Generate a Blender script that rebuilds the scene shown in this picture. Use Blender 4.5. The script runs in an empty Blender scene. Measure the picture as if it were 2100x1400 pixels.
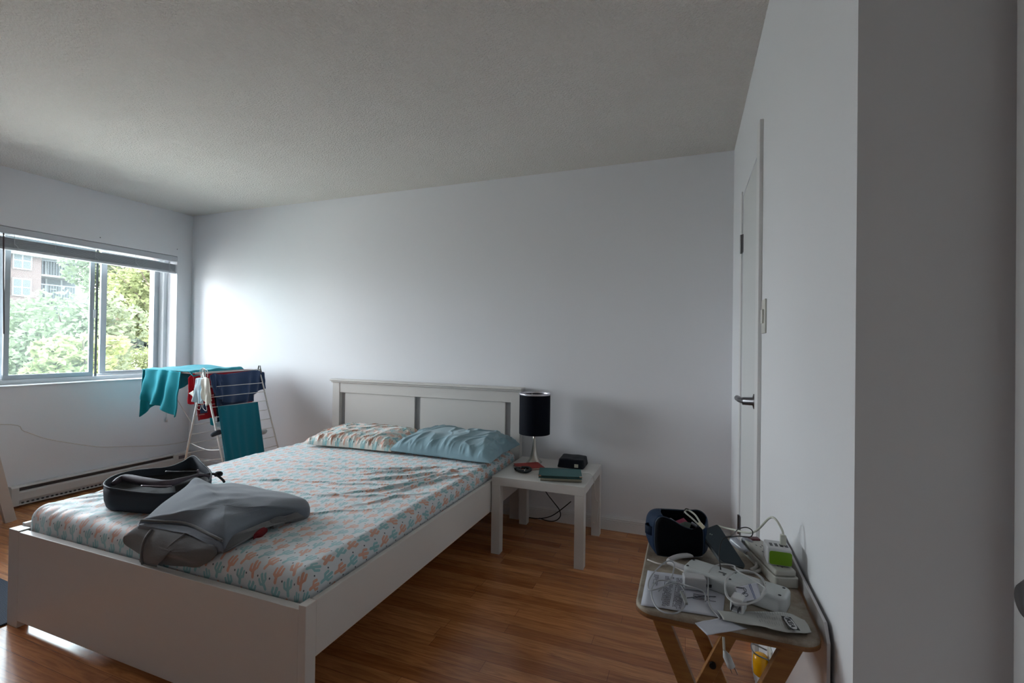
import bpy, bmesh, math, random
from mathutils import Vector, Matrix, noise
random.seed(7)
PI = math.pi
V = Vector
scn = bpy.context.scene
COL = scn.collection

# ------------------------------------------------------------------ camera
CH = 1.2208
FOC, YAW, PIT, ROL = 957.0, 0.36168, 0.00782, 0.01398
_F = V((-math.sin(YAW), math.cos(YAW), 0)); _R = V((math.cos(YAW), math.sin(YAW), 0)); _U = V((0, 0, 1))
CF = _F*math.cos(PIT) + _U*math.sin(PIT); _U2 = _U*math.cos(PIT) - _F*math.sin(PIT)
CR = _R*math.cos(ROL) + _U2*math.sin(ROL); CU = _U2*math.cos(ROL) - _R*math.sin(ROL)
cam = bpy.data.cameras.new('camera'); camo = bpy.data.objects.new('camera', cam); COL.objects.link(camo)
camo.matrix_world = Matrix(((CR.x, CU.x, -CF.x, 0), (CR.y, CU.y, -CF.y, 0), (CR.z, CU.z, -CF.z, CH), (0, 0, 0, 1)))
cam.sensor_width = 36; cam.lens = FOC/2100*36; cam.clip_start = 0.02; cam.clip_end = 500
scn.camera = camo
# ------------------------------------------------------------------ world, added sun lamp, exposure
scn.view_settings.view_transform = 'Standard'; scn.view_settings.look = 'None'
scn.view_settings.gamma = 1; scn.view_settings.use_curve_mapping = False
scn.view_settings.exposure = 0.0
SKY = 20.0
w = bpy.data.worlds.new('overcast_sky'); scn.world = w; w.use_nodes = True
wn = w.node_tree.nodes; wl = w.node_tree.links
bg = wn['Background']; bg.inputs['Strength'].default_value = SKY
tc = wn.new('ShaderNodeTexCoord'); sx = wn.new('ShaderNodeSeparateXYZ'); rp = wn.new('ShaderNodeValToRGB')
wl.new(tc.outputs['Generated'], sx.inputs[0]); wl.new(sx.outputs['Z'], rp.inputs[0]); wl.new(rp.outputs[0], bg.inputs[0])
rp.color_ramp.elements[0].position = 0.0; rp.color_ramp.elements[0].color = (0.93, 0.97, 1.0, 1)
rp.color_ramp.elements[1].position = 0.8; rp.color_ramp.elements[1].color = (0.80, 0.88, 1.0, 1)
sun = bpy.data.lights.new('added_fill_sun', 'SUN'); sun.energy = 11.0; sun.angle = math.radians(60); sun.color = (1, .97, .9)
suno = bpy.data.objects.new('added_fill_sun', sun); COL.objects.link(suno)
suno.rotation_euler = (math.radians(20), math.radians(48), 0)      # added lamp from behind the house, brightens trees and ground under the overcast
# sampling portal in the window opening (guides rays, gives no light of its own)
pl = bpy.data.lights.new('window_portal', 'AREA'); pl.shape = 'RECTANGLE'; pl.size = 1.15; pl.size_y = 2.2
pl.cycles.is_portal = True
po = bpy.data.objects.new('window_portal', pl); COL.objects.link(po); po.location = (-4.86, 1.95, 1.43)
po.rotation_euler = (0, math.radians(-90), 0)

# ------------------------------------------------------------------ helpers
def ray(px, py): return CF + CR*((px-1050)/FOC) + CU*((700-py)/FOC)
CAM = V((0, 0, CH))
def az(px, py, z): d = ray(px, py); return CAM + d*((z-CH)/d.z)
def ax(px, py, x): d = ray(px, py); return CAM + d*(x/d.x)
def ay(px, py, y): d = ray(px, py); return CAM + d*(y/d.y)

def lin(c):
    if isinstance(c, str): c = tuple(int(c[i:i+2], 16)/255 for i in (0, 2, 4))
    return tuple((x/12.92 if x <= .04045 else ((x+.055)/1.055)**2.4) for x in c) + (1,)
MATS = {}
def mat(name, col='808080', rough=.5, metal=0, spec=.5, trans=0, coat=0, sheen=0, bump=None, ior=1.45, vary=None):
    if name in MATS: return MATS[name]
    m = bpy.data.materials.new(name); m.use_nodes = True; MATS[name] = m
    n = m.node_tree.nodes; l = m.node_tree.links; b = n['Principled BSDF']
    b.inputs['Base Color'].default_value = lin(col); b.inputs['Roughness'].default_value = rough
    b.inputs['Metallic'].default_value = metal; b.inputs['Specular IOR Level'].default_value = spec
    b.inputs['Transmission Weight'].default_value = trans; b.inputs['Coat Weight'].default_value = coat
    b.inputs['Sheen Weight'].default_value = sheen; b.inputs['IOR'].default_value = ior
    t = n.new('ShaderNodeTexCoord')
    if bump:
        sc, st, dist = bump
        nz = n.new('ShaderNodeTexNoise'); nz.inputs['Scale'].default_value = sc; nz.inputs['Detail'].default_value = 4
        bp = n.new('ShaderNodeBump'); bp.inputs['Strength'].default_value = st; bp.inputs['Distance'].default_value = dist
        l.new(t.outputs['Object'], nz.inputs[0]); l.new(nz.outputs[0], bp.inputs['Height']); l.new(bp.outputs[0], b.inputs['Normal'])
    if vary:
        sc, amt = vary
        nz = n.new('ShaderNodeTexNoise'); nz.inputs['Scale'].default_value = sc; nz.inputs['Detail'].default_value = 5
        mr = n.new('ShaderNodeMapRange'); mr.inputs[1].default_value = .3; mr.inputs[2].default_value = .7
        mr.inputs[3].default_value = 1-amt; mr.inputs[4].default_value = 1+amt
        mx = n.new('ShaderNodeVectorMath'); mx.operation = 'SCALE'; mx.inputs[0].default_value = lin(col)[:3]
        l.new(t.outputs['Object'], nz.inputs[0]); l.new(nz.outputs[0], mr.inputs[0]); l.new(mr.outputs[0], mx.inputs['Scale'])
        l.new(mx.outputs[0], b.inputs['Base Color'])
    return m

WLOC = {}
class MB:
    def __init__(s, M=None): s.v = []; s.f = []; s.uv = None; s.M = M or Matrix()
    def add(s, vs, fs):
        o = len(s.v); s.v += [s.M @ V(p) for p in vs]; s.f += [tuple(i+o for i in f) for f in fs]; return s
    def box(s, a, b, M=None):
        x0, y0, z0 = a; x1, y1, z1 = b
        vs = [V((x, y, z)) for z in (z0, z1) for x, y in ((x0, y0), (x1, y0), (x1, y1), (x0, y1))]
        if M: vs = [M @ p for p in vs]
        return s.add(vs, [(3, 2, 1, 0), (4, 5, 6, 7), (0, 1, 5, 4), (1, 2, 6, 5), (2, 3, 7, 6), (3, 0, 4, 7)])
    def bar(s, a, b, wd, th, up=(0, 0, 1)):          # beam from a to b with section wd x th
        a = V(a); b = V(b); d = (b-a).normalized(); u = V(up)
        sd = d.cross(u).normalized(); u = sd.cross(d).normalized()
        vs = [p + sd*(i*wd/2) + u*(j*th/2) for p in (a, b) for i, j in ((-1, -1), (1, -1), (1, 1), (-1, 1))]
        return s.add(vs, [(3, 2, 1, 0), (4, 5, 6, 7), (0, 1, 5, 4), (1, 2, 6, 5), (2, 3, 7, 6), (3, 0, 4, 7)])
    def prism(s, pts, z0, z1, M=None):                # 2D outline extruded along z
        n = len(pts); vs = [V((p[0], p[1], z0)) for p in pts] + [V((p[0], p[1], z1)) for p in pts]
        if M: vs = [M @ p for p in vs]
        return s.add(vs, [tuple(range(n-1, -1, -1)), tuple(range(n, 2*n))] + [(i, (i+1) % n, n+(i+1) % n, n+i) for i in range(n)])
    def tube(s, pts, r, seg=8, smooth=True, closed=False):
        pts = [V(p) for p in pts]
        if smooth and len(pts) > 2: pts = catmull(pts, 6, closed)
        n = len(pts); base = len(s.v); prev = None; vs = []
        for i, p in enumerate(pts):
            if closed: d = pts[(i+1) % n] - pts[i-1]
            else: d = (pts[min(i+1, n-1)] - pts[max(i-1, 0)])
            d.normalize()
            if prev is None: prev = d.orthogonal().normalized()
            u = (prev - d*prev.dot(d)).normalized(); prev = u; v = d.cross(u)
            rr = r(i/(n-1)) if callable(r) else r
            vs += [p + (u*math.cos(2*PI*k/seg) + v*math.sin(2*PI*k/seg))*rr for k in range(seg)]
        fs = []
        for i in range(n if closed else n-1):
            j = (i+1) % n
            for k in range(seg):
                q = (k+1) % seg; fs.append((i*seg+k, i*seg+q, j*seg+q, j*seg+k))
        if not closed: fs += [tuple(range(seg-1, -1, -1)), tuple((n-1)*seg+k for k in range(seg))]
        return s.add(vs, fs)
    def lathe(s, prof, c, seg=40, axis='z', caps=True):
        c = V(c); n = len(prof); vs = []
        for r, h in prof:
            for k in range(seg):
                a = 2*PI*k/seg; q = (r*math.cos(a), r*math.sin(a))
                vs.append(c + (V((q[0], q[1], h)) if axis == 'z' else V((h, q[0], q[1])) if axis == 'x' else V((q[0], h, q[1]))))
        fs = [(i*seg+k, i*seg+(k+1) % seg, (i+1)*seg+(k+1) % seg, (i+1)*seg+k) for i in range(n-1) for k in range(seg)]
        if caps: fs += [tuple(range(seg-1, -1, -1)), tuple((n-1)*seg+k for k in range(seg))]
        return s.add(vs, fs)
    def grid(s, fn, nu, nv, uvf=None):
        vs = [fn(i/nu, j/nv) for j in range(nv+1) for i in range(nu+1)]
        if uvf: s.uv = [uvf(i/nu, j/nv) for j in range(nv+1) for i in range(nu+1)]
        return s.add(vs, [(j*(nu+1)+i, j*(nu+1)+i+1, (j+1)*(nu+1)+i+1, (j+1)*(nu+1)+i) for j in range(nv) for i in range(nu)])
    def build(s, name, m, parent=None, smooth=False, bevel=0, solid=0, sub=0, off=0, origin=None, bseg=2):
        if parent is not None: o = WLOC[parent]
        elif origin is not None: o = V(origin)
        else:
            xs = [p.x for p in s.v]; ys = [p.y for p in s.v]; zs = [p.z for p in s.v]
            o = V(((min(xs)+max(xs))/2, (min(ys)+max(ys))/2, min(zs)))
        me = bpy.data.meshes.new(name); me.from_pydata([p-o for p in s.v], [], s.f)
        bm = bmesh.new(); bm.from_mesh(me)
        if not s.uv: bmesh.ops.recalc_face_normals(bm, faces=bm.faces)
        bm.to_mesh(me); bm.free()
        if s.uv:
            ul = me.uv_layers.new(name='UVMap')
            for lp in me.loops: ul.data[lp.index].uv = s.uv[lp.vertex_index]
        me.materials.append(m)
        ob = bpy.data.objects.new(name, me); COL.objects.link(ob); WLOC[ob] = o
        if parent is not None: ob.parent = parent
        else: ob.location = o
        if smooth: me.polygons.foreach_set('use_smooth', [True]*len(me.polygons))
        if sub: md = ob.modifiers.new('s', 'SUBSURF'); md.levels = md.render_levels = sub
        if solid: md = ob.modifiers.new('t', 'SOLIDIFY'); md.thickness = solid; md.offset = off
        if bevel:
            md = ob.modifiers.new('b', 'BEVEL'); md.width = bevel; md.segments = bseg; md.limit_method = 'ANGLE'; md.angle_limit = .6
            md.harden_normals = False
            me.polygons.foreach_set('use_smooth', [True]*len(me.polygons))
            wnm = ob.modifiers.new('w', 'WEIGHTED_NORMAL'); wnm.keep_sharp = False
        return ob
def catmull(pts, k, closed=False):
    out = []; n = len(pts)
    for i in range(n if closed else n-1):
        if closed: a, b, c, d = pts[i-1], pts[i], pts[(i+1) % n], pts[(i+2) % n]
        else: a, b, c, d = pts[max(i-1, 0)], pts[i], pts[i+1], pts[min(i+2, n-1)]
        for j in range(k):
            t = j/k
            out.append(.5*((2*b) + (c-a)*t + (2*a-5*b+4*c-d)*t*t + (3*b-3*c+d-a)*t**3))
    if not closed: out.append(pts[-1])
    return out
def rrect(x0, y0, x1, y1, r, k=5):
    o = []
    for cx, cy, a in ((x1-r, y1-r, 0), (x0+r, y1-r, 90), (x0+r, y0+r, 180), (x1-r, y0+r, 270)):
        o += [(cx+r*math.cos(math.radians(a+90*i/k)), cy+r*math.sin(math.radians(a+90*i/k))) for i in range(k+1)]
    return o
def tag(o, label=None, cat=None, group=None, kind=None):
    for k, v in (('label', label), ('category', cat), ('group', group), ('kind', kind)):
        if v: o[k] = v
    return o
def thing(name, loc, label, cat, group=None):
    o = bpy.data.objects.new(name, None); o.empty_display_size = .05; COL.objects.link(o); o.location = loc; WLOC[o] = V(loc)
    return tag(o, label, cat, group)
def struct(o): o['kind'] = 'structure'; return o
def rotz(a, c=(0, 0, 0)): c = V(c); return Matrix.Translation(c) @ Matrix.Rotation(math.radians(a), 4, 'Z')
def fract(p, k=1): return noise.noise(V(p)*k)

# ------------------------------------------------------------------ room dimensions
XL, XR, D, H = -4.56, 0.252, 3.16, 2.44
YE, XH, YB = 0.90, 0.455, -1.35          # outside corner, hall wall, wall behind the camera
# window opening in the left wall
WY0, WY1, WZ0, WZ1 = 0.88, 3.02, 0.866, 2.02
XO = XL-0.26                             # outer face

# ------------------------------------------------------------------ setting materials
wall_m = mat('painted_wall', 'ECEDF1', .55, bump=(60, .08, .004))
wall2_m = mat('painted_wall_satin', 'E7E8EB', .5, bump=(60, .08, .004))
trim_m = mat('white_trim_paint', 'E2E2E2', .35)
def floor_mat():
    m = mat('laminate_floor', '9A6240', .3); n = m.node_tree.nodes; l = m.node_tree.links; b = n['Principled BSDF']
    t = n.new('ShaderNodeTexCoord')
    br = n.new('ShaderNodeTexBrick'); br.inputs['Scale'].default_value = 1; br.inputs['Brick Width'].default_value = .72
    br.inputs['Row Height'].default_value = .064; br.inputs['Mortar Size'].default_value = .0007; br.offset = .37; br.offset_frequency = 3
    br.squash = 1.35; br.squash_frequency = 2
    br.inputs['Color1'].default_value = lin('D08E5A'); br.inputs['Color2'].default_value = lin('A8683A'); br.inputs['Mortar'].default_value = lin('5E3720')
    l.new(t.outputs['Object'], br.inputs[0])
    mp = n.new('ShaderNodeMapping'); mp.inputs['Scale'].default_value = (1.1, 13, 1); l.new(t.outputs['Object'], mp.inputs[0])
    n1 = n.new('ShaderNodeTexNoise'); n1.inputs['Scale'].default_value = 3; n1.inputs['Detail'].default_value = 8; n1.inputs['Distortion'].default_value = 2.2
    l.new(mp.outputs[0], n1.inputs[0])
    cr = n.new('ShaderNodeValToRGB'); cr.color_ramp.elements[0].position = .33; cr.color_ramp.elements[0].color = (.66, .60, .57, 1)
    cr.color_ramp.elements[1].position = .62; cr.color_ramp.elements[1].color = (1.12, 1.1, 1.08, 1)
    l.new(n1.outputs[0], cr.inputs[0])
    mx = n.new('ShaderNodeMix'); mx.data_type = 'RGBA'; mx.blend_type = 'MULTIPLY'; mx.inputs[0].default_value = .85
    l.new(br.outputs[0], mx.inputs[6]); l.new(cr.outputs[0], mx.inputs[7]); l.new(mx.outputs[2], b.inputs['Base Color'])
    b.inputs['Roughness'].default_value = .21; b.inputs['Specular IOR Level'].default_value = .75
    bp = n.new('ShaderNodeBump'); bp.inputs['Strength'].default_value = .05; bp.inputs['Distance'].default_value = .001
    l.new(n1.outputs[0], bp.inputs['Height']); l.new(bp.outputs[0], b.inputs['Normal'])
    return m
def ceil_mat():
    m = mat('stippled_ceiling', 'F0ECE6', .9); n = m.node_tree.nodes; l = m.node_tree.links; b = n['Principled BSDF']
    t = n.new('ShaderNodeTexCoord')
    n1 = n.new('ShaderNodeTexNoise'); n1.inputs['Scale'].default_value = 95; n1.inputs['Detail'].default_value = 3; n1.inputs['Roughness'].default_value = .6
    l.new(t.outputs['Object'], n1.inputs[0])
    cr = n.new('ShaderNodeValToRGB'); cr.color_ramp.elements[0].position = .40; cr.color_ramp.elements[1].position = .66
    l.new(n1.outputs[0], cr.inputs[0])
    bp = n.new('ShaderNodeBump'); bp.inputs['Strength'].default_value = 1.0; bp.inputs['Distance'].default_value = .006
    l.new(cr.outputs[0], bp.inputs['Height']); l.new(bp.outputs[0], b.inputs['Normal'])
    return m

# ------------------------------------------------------------------ shell
def wallb(name, a, b, m=wall_m): return struct(MB().box(a, b).build(name, m))
struct(MB().box((XL-.26, YB-.1, -.1), (XH+.1, D+.1, 0)).build('floor', floor_mat(), origin=(0, 0, 0)))
struct(MB().box((XL-.26, YB-.1, H), (XH+.1, D+.1, H+.2)).build('ceiling', ceil_mat(), origin=(0, 0, 0)))
wallb('wall_back', (XL-.26, D, 0), (XH+.1, D+.1, H))
lw = MB(); lw.box((XO, YB, 0), (XL, D, WZ0)); lw.box((XO, YB, WZ1), (XL, D, H)); lw.box((XO, YB, WZ0), (XL, WY0, WZ1)); lw.box((XO, WY1, WZ0), (XL, D, WZ1))
struct(lw.build('wall_left', wall_m))
wallb('wall_front', (XL-.26, YB-.1, 0), (XH+.1, YB, H))
wallb('wall_hall', (XH, YB, 0), (XH+.1, YE, H), wall2_m)
DY0, DY1, DZ = 2.02, 2.63, 2.0          # door opening in the right wall
rw = MB(); rw.box((XR, YE, 0), (XH+.1, DY0, H)); rw.box((XR, DY1, 0), (XH+.1, D, H)); rw.box((XR, DY0, DZ), (XH+.1, DY1, H))
struct(rw.build('wall_right', wall2_m))

# baseboards with two grooves
def baseboard(name, a, b, nrm, h=.085):
    a = V(a); b = V(b); nrm = V(nrm); mb = MB()
    prof = [(0, 0), (.012, 0), (.012, h*.62), (.010, h*.64), (.012, h*.68), (.012, h*.74), (.009, h*.77), (.011, h*.81), (.010, h*.88), (.006, h*.93), (.004, h), (0, h)]
    vs = [p + nrm*q[0] + V((0, 0, q[1])) for p in (a, b) for q in prof]; n = len(prof)
    mb.add(vs, [tuple(range(n)), tuple(range(2*n-1, n-1, -1))] + [(i, (i+1) % n, n+(i+1) % n, n+i) for i in range(n)])
    return struct(mb.build(name, trim_m))
baseboard('baseboard_back', (XL+.075, D, 0), (XR, D, 0), (0, -1, 0), .09)
baseboard('baseboard_right', (XR, YE, 0), (XR, DY0-.095, 0), (-1, 0, 0))
baseboard('baseboard_left', (XL, YB, 0), (XL, 1.84, 0), (1, 0, 0))
baseboard('baseboard_corner', (XR, YE, 0), (XH, YE, 0), (0, -1, 0))

# closet door in the right wall
cas = MB()
cas.box((XR-.013, DY0-.085, 0), (XR, DY0-.006, DZ+.072)); cas.box((XR-.006, DY1+.004, 0), (XR, DY1+.07, DZ+.02))
struct(cas.build('trim_1', trim_m, bevel=.002))
dr = struct(MB().box((XR+.002, DY0+.003, .008), (XR+.037, DY1-.004, DZ-.004)).build('door_1', mat('white_door_paint', 'DADCDC', .4), bevel=.002))
steel = mat('dark_nickel', '77777A', .32, 1)
for z in (1.75, .33):
    hb = MB(); hb.box((XR-.004, DY1-.03, z-.045), (XR+.001, DY1+.028, z+.045)); hb.lathe([(.006, -.048), (.006, .048)], (XR-.006, DY1-.001, z), 12)
    hb.build('hinge', steel, dr)
lv = MB(); lv.lathe([(.030, 0), (.030, -.010), (.016, -.014), (.015, -.05)], (XR+.002, DY0+.06, 1.01), 20, 'x')
lv.tube([(XR-.040, DY0+.05, 1.01), (XR-.052, DY0+.1, 1.01), (XR-.052, DY0+.16, 1.008), (XR-.052, DY0+.22, 1.006)], .012, 10)
lv.build('lever_handle', steel, dr, smooth=True)
# hall door with knob, flush with the hall wall
d2 = struct(MB().box((XH-.022, .02, .01), (XH-.002, .872, 2.03)).build('door_2', mat('hall_door_paint', 'C4C6C6', .45), bevel=.002))
kb = MB(); kp = ax(2100, 1205, .40)
kb.lathe([(.03, 0), (.03, -.006), (.012, -.012), (.011, -.026), (.02, -.032), (.026, -.04), (.026, -.047), (.02, -.054), (.0, -.056)], (XH-.022, .742, kp.z), 28, 'x')
kb.build('door_knob', mat('satin_knob', '6E6E70', .35, .9), d2, smooth=True)
# light switch on the right wall
sw = thing('light_switch', (XR, 1.862, 1.34), 'white light switch plate on the wall beside the closet door', 'light switch')
MB().box((XR-.006, 1.822, 1.275), (XR, 1.902, 1.395)).build('switch_plate', mat('switch_plastic', 'CFCFC8', .4), sw, bevel=.002)
MB().box((XR-.012, 1.845, 1.31), (XR-.006, 1.879, 1.36)).build('rocker', mat('switch_plastic'), sw, bevel=.002)

# ------------------------------------------------------------------ window
alu = mat('aluminium_frame', 'B4BBC0', .4, .3); aluw = mat('white_frame', 'DDE1E4', .4); seal = mat('dark_seal', '6B7478', .6)
def thin_glass(name, veil=0., tint=(1, 1, 1)):
    m = bpy.data.materials.new(name); m.use_nodes = True; n = m.node_tree.nodes; l = m.node_tree.links
    n.remove(n['Principled BSDF']); out = n['Material Output']
    tr = n.new('ShaderNodeBsdfTransparent'); tr.inputs[0].default_value = tint + (1,)
    gl = n.new('ShaderNodeBsdfGlossy'); gl.inputs['Roughness'].default_value = .0
    fr = n.new('ShaderNodeFresnel'); fr.inputs[0].default_value = 1.3
    mx = n.new('ShaderNodeMixShader'); l.new(fr.outputs[0], mx.inputs[0]); l.new(tr.outputs[0], mx.inputs[1]); l.new(gl.outputs[0], mx.inputs[2])
    src = mx
    if veil:
        di = n.new('ShaderNodeBsdfTranslucent'); di.inputs[0].default_value = (.9, .95, 1, 1)
        m2 = n.new('ShaderNodeMixShader'); m2.inputs[0].default_value = veil
        l.new(mx.outputs[0], m2.inputs[1]); l.new(di.outputs[0], m2.inputs[2]); src = m2
    l.new(src.outputs[0], out.inputs[0]); return m
win = thing('window_1', (XL-.1, 1.87, WZ0), None, None); win['kind'] = 'structure'
FX = XL-.13
fm = MB(); t = .035
fm.box((FX-.09, WY0, WZ0), (FX, WY1, WZ0+.045)); fm.box((FX-.09, WY0, WZ1-t), (FX, WY1, WZ1)); fm.box((FX-.09, WY0, WZ0+.045), (FX, WY0+t, WZ1-t)); fm.box((FX-.09, WY1-t, WZ0+.045), (FX, WY1, WZ1-t))
fm.box((FX-.055, WY0+t, WZ0+.045), (FX-.047, WY1-t, WZ0+.06))
fm.build('window_frame', aluw, win, bevel=.003)
struct(MB().box((FX, WY0-.0, WZ0), (XL+.012, WY1+.0, WZ0+.012)).build('trim_2', mat('window_sill_paint', 'E6E8EC', .3), bevel=.003))
def ypx(px, x): return ax(px, 700, x).y
def sash(y0, y1, x, wd=.035, m=alu, veil=0., z0=WZ0+.045, z1=WZ1-.04, tint=(1, 1, 1)):
    s = MB(); a = x-.018; b = x
    s.box((a, y0, z0), (b, y1, z0+.035)); s.box((a, y0, z1-.03), (b, y1, z1)); s.box((a, y0, z0+.035), (b, y0+wd, z1-.03)); s.box((a, y1-wd, z0+.035), (b, y1, z1-.03))
    so = s.build('sash', m, win, bevel=.002)
    MB().box((a+.007, y0+wd, z0+.035), (a+.010, y1-wd, z1-.03)).build('glass_pane', thin_glass('pane_glass_%d' % len(bpy.data.materials), veil, tint), so)
    return so
xa, xb = FX-.02, FX-.06
yA = ypx(7, xa); yB = ypx(192, xa); yC = ypx(205, xb)
sash(yA, yB, xa, ypx(19, xa)-yA, alu, .012, tint=(.93, 1, 1))
sash(yC, WY1-t-.002, xb, .045, alu, 0)
sash(WY0+t+.002, yA+.03, xb, .045, alu, 0)
# screen track stile near the middle
MB().box((FX-.012, yB+.004, WZ0+.045), (FX-.002, yB+.016, WZ1-.04)).build('screen_stile', seal, win)
MB().box((FX-.018, yB-.012, 1.40), (FX+.004, yB+.002, 1.47)).build('latch', mat('latch_plastic', 'E9ECEE', .4), win, bevel=.002)
# brick reveal outside
# (kept thin: edge of the facing brickwork seen past the right sash)
def brick_mat(name, c1, c2, mo, sc=1.0, xz='X'):
    m = mat(name, 'B98A78', .85); n = m.node_tree.nodes; l = m.node_tree.links; b = n['Principled BSDF']
    t = n.new('ShaderNodeTexCoord'); s = n.new('ShaderNodeSeparateXYZ'); c = n.new('ShaderNodeCombineXYZ')
    l.new(t.outputs['Object'], s.inputs[0]); l.new(s.outputs[xz], c.inputs[0]); l.new(s.outputs['Z'], c.inputs[1])
    br = n.new('ShaderNodeTexBrick'); br.inputs['Scale'].default_value = sc; br.inputs['Brick Width'].default_value = .21; br.inputs['Row Height'].default_value = .07
    br.inputs['Mortar Size'].default_value = .008; br.inputs['Color1'].default_value = lin(c1); br.inputs['Color2'].default_value = lin(c2); br.inputs['Mortar'].default_value = lin(mo)
    l.new(c.outputs[0], br.inputs[0]); l.new(br.outputs[0], b.inputs['Base Color']); return m
struct(MB().box((XO-.10, WY1-.02, -.1), (XO, D+.1, H)).build('wall_outside', brick_mat('facing_brick', 'C09080', 'B5806E', 'D8CCC4')))

# raised venetian blind
bl = thing('venetian_blind', (XL-.03, 1.88, 1.85), 'white venetian blind pulled up to the top of the window', 'window blind')
slm = mat('blind_slats', 'B9BEC4', .45); blw = mat('blind_rail', 'D2D6DA', .4)
MB().box((XL-.05, WY0+.01, 1.968), (XL+.004, WY1-.004, 2.016)).build('headrail', mat('headrail_enamel', 'C9CCD2', .4), bl, bevel=.002)
st = MB()
for k in range(13): st.box((XL-.055, WY0+.012, 1.873+k*.0054), (XL-.004-.0012*(k % 3), WY1-.01, 1.876+k*.0054))
st.build('slat_stack', slm, bl)
MB().box((XL-.056, WY0+.01, 1.855), (XL-.003, WY1-.008, 1.872)).build('bottom_rail', blw, bl, bevel=.003)
for px in (192, 275, 345, 25, 110):
    y = ypx(px, XL); c = MB(); c.tube([(XL-.002, y, 1.966), (XL-.001, y+.002, 1.87)], .0016, 6, False); c.tube([(XL+.002, y-.004, 1.90), (XL+.006, y+.012, 1.885), (XL+.003, y+.02, 1.868)], .0022, 6)
    c.build('lift_cord', blw, bl, smooth=True)
yw = ypx(4, XL+.02)
MB().tube([(XL+.01, yw, 1.965), (XL+.02, yw, 1.7), (XL+.022, yw+.008, 1.25)], .0042, 8).build('tilt_wand', mat('brown_wand', '4A3C3C', .5), bl, smooth=True)
yc = ypx(344, XL+.01); tas = ax(341, 862, XL+.012)
cc = MB(); cc.tube([(XL+.008, yc, 1.965), (XL+.01, yc-.005, 1.4), tas+V((0, 0, .03))], .0013, 6); cc.lathe([(.004, .03), (.009, .01), (.01, -.012), (.0, -.014)], tas, 12)
cc.build('pull_cord', blw, bl, smooth=True)
for px, py in ((205, 487), (363, 511)):
    p_ = ax(px, py, XL)
    tag(MB().lathe([(.004, .004), (.002, 0)], p_-V((0, 0, 0)), 8, 'x').build('wall_hook', mat('small_hook', '55565A', .4), smooth=True),
        'tiny dark screw in the wall above the %s of the window blind' % ('middle' if px == 205 else 'right end'), 'screw')

# baseboard heater
ht = thing('baseboard_heater', (XL+.03, 2.5, .015), 'long white electric baseboard heater under the window', 'heater')
hm = mat('heater_enamel', 'D0CDCA', .4); y0h, y1h = 1.87, D-.02
hx = XL+.004; pr = [(0, .018), (0, .168), (.022, .168), (.028, .160), (.028, .155)]
def prof_y(prof, y0, y1):
    n = len(prof); mb = MB(); vs = [V((hx+q[0], y, q[1])) for y in (y0, y1) for q in prof]
    return mb.add(vs, [tuple(range(n)), tuple(range(2*n-1, n-1, -1))] + [(i, (i+1) % n, n+(i+1) % n, n+i) for i in range(n)])
prof_y([(0, .018), (0, .155), (.05, .155), (.058, .148), (.058, .143), (.045, .138), (.045, .018)], y0h, y1h).build('back_panel', hm, ht, bevel=.001)
prof_y([(.045, .042), (.045, .118), (.056, .115), (.062, .105), (.064, .055), (.058, .042)], y0h+.03, y1h-.16).build('front_cover', hm, ht)
MB().box((hx+.044, y0h+.03, .118), (hx+.0465, y1h-.16, .139)).build('air_slot', mat('heater_dark', '4B4645', .7), ht)
fn = MB(); y = y0h+.05
while y < y1h-.2: fn.box((hx+.045, y, .024), (hx+.052, y+.012, .034)); y += .028
fn.build('lower_vents', mat('heater_dark'), ht)
prof_y([(.04, .018), (.04, .024), (.062, .024), (.062, .018)], y0h, y1h).build('bottom_lip', hm, ht)
for a, b in ((y0h-.012, y0h+.03), (y1h-.16, y1h)): prof_y([(0, .016), (0, .158), (.052, .158), (.064, .146), (.066, .016)], a, b).build('end_cap', hm, ht, bevel=.002)
MB().box((hx+.066, y1h-.12, .10), (hx+.067, y1h-.06, .13)).build('rating_label', mat('label_dark', '77686C', .5), ht)

# thin cable slung along the left wall
cb = [(0, 870), (50, 884), (95, 899), (150, 909), (205, 916), (260, 915), (330, 913), (380, 905), (430, 892)]
pts = [ax(px, py, XL+.02+.03*math.sin(i*1.3)**2) for i, (px, py) in enumerate(cb)]
pts.insert(0, pts[0]+V((0, -.8, .05)))
tag(MB().tube(pts, .0028, 6).build('wall_cable', mat('cream_cable', 'D8D2CC', .4), smooth=True), 'thin white cable slung along the wall under the window', 'cable')

# rug
rg = MB(); rg.M = rotz(-3, (-3.12, .88, 0)); rg.box((-.55, -.42, .001), (.40, .42, .008))
def rug_mat():
    m = mat('woven_rug', '2B333D', .95); n = m.node_tree.nodes; l = m.node_tree.links; b = n['Principled BSDF']
    t = n.new('ShaderNodeTexCoord'); wv = n.new('ShaderNodeTexWave'); wv.inputs['Scale'].default_value = 55; wv.inputs['Distortion'].default_value = 3; wv.inputs['Detail'].default_value = 3
    wv.bands_direction = 'Y'; l.new(t.outputs['Object'], wv.inputs[0]); cr = n.new('ShaderNodeValToRGB'); cr.color_ramp.elements[0].color = lin('1E2731'); cr.color_ramp.elements[1].color = lin('4A5361')
    l.new(wv.outputs[0], cr.inputs[0]); l.new(cr.outputs[0], b.inputs['Base Color']); return m
tag(rg.build('floor_mat', rug_mat(), bevel=.002), 'dark blue grey woven mat on the floor left of the bed', 'mat')

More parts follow.
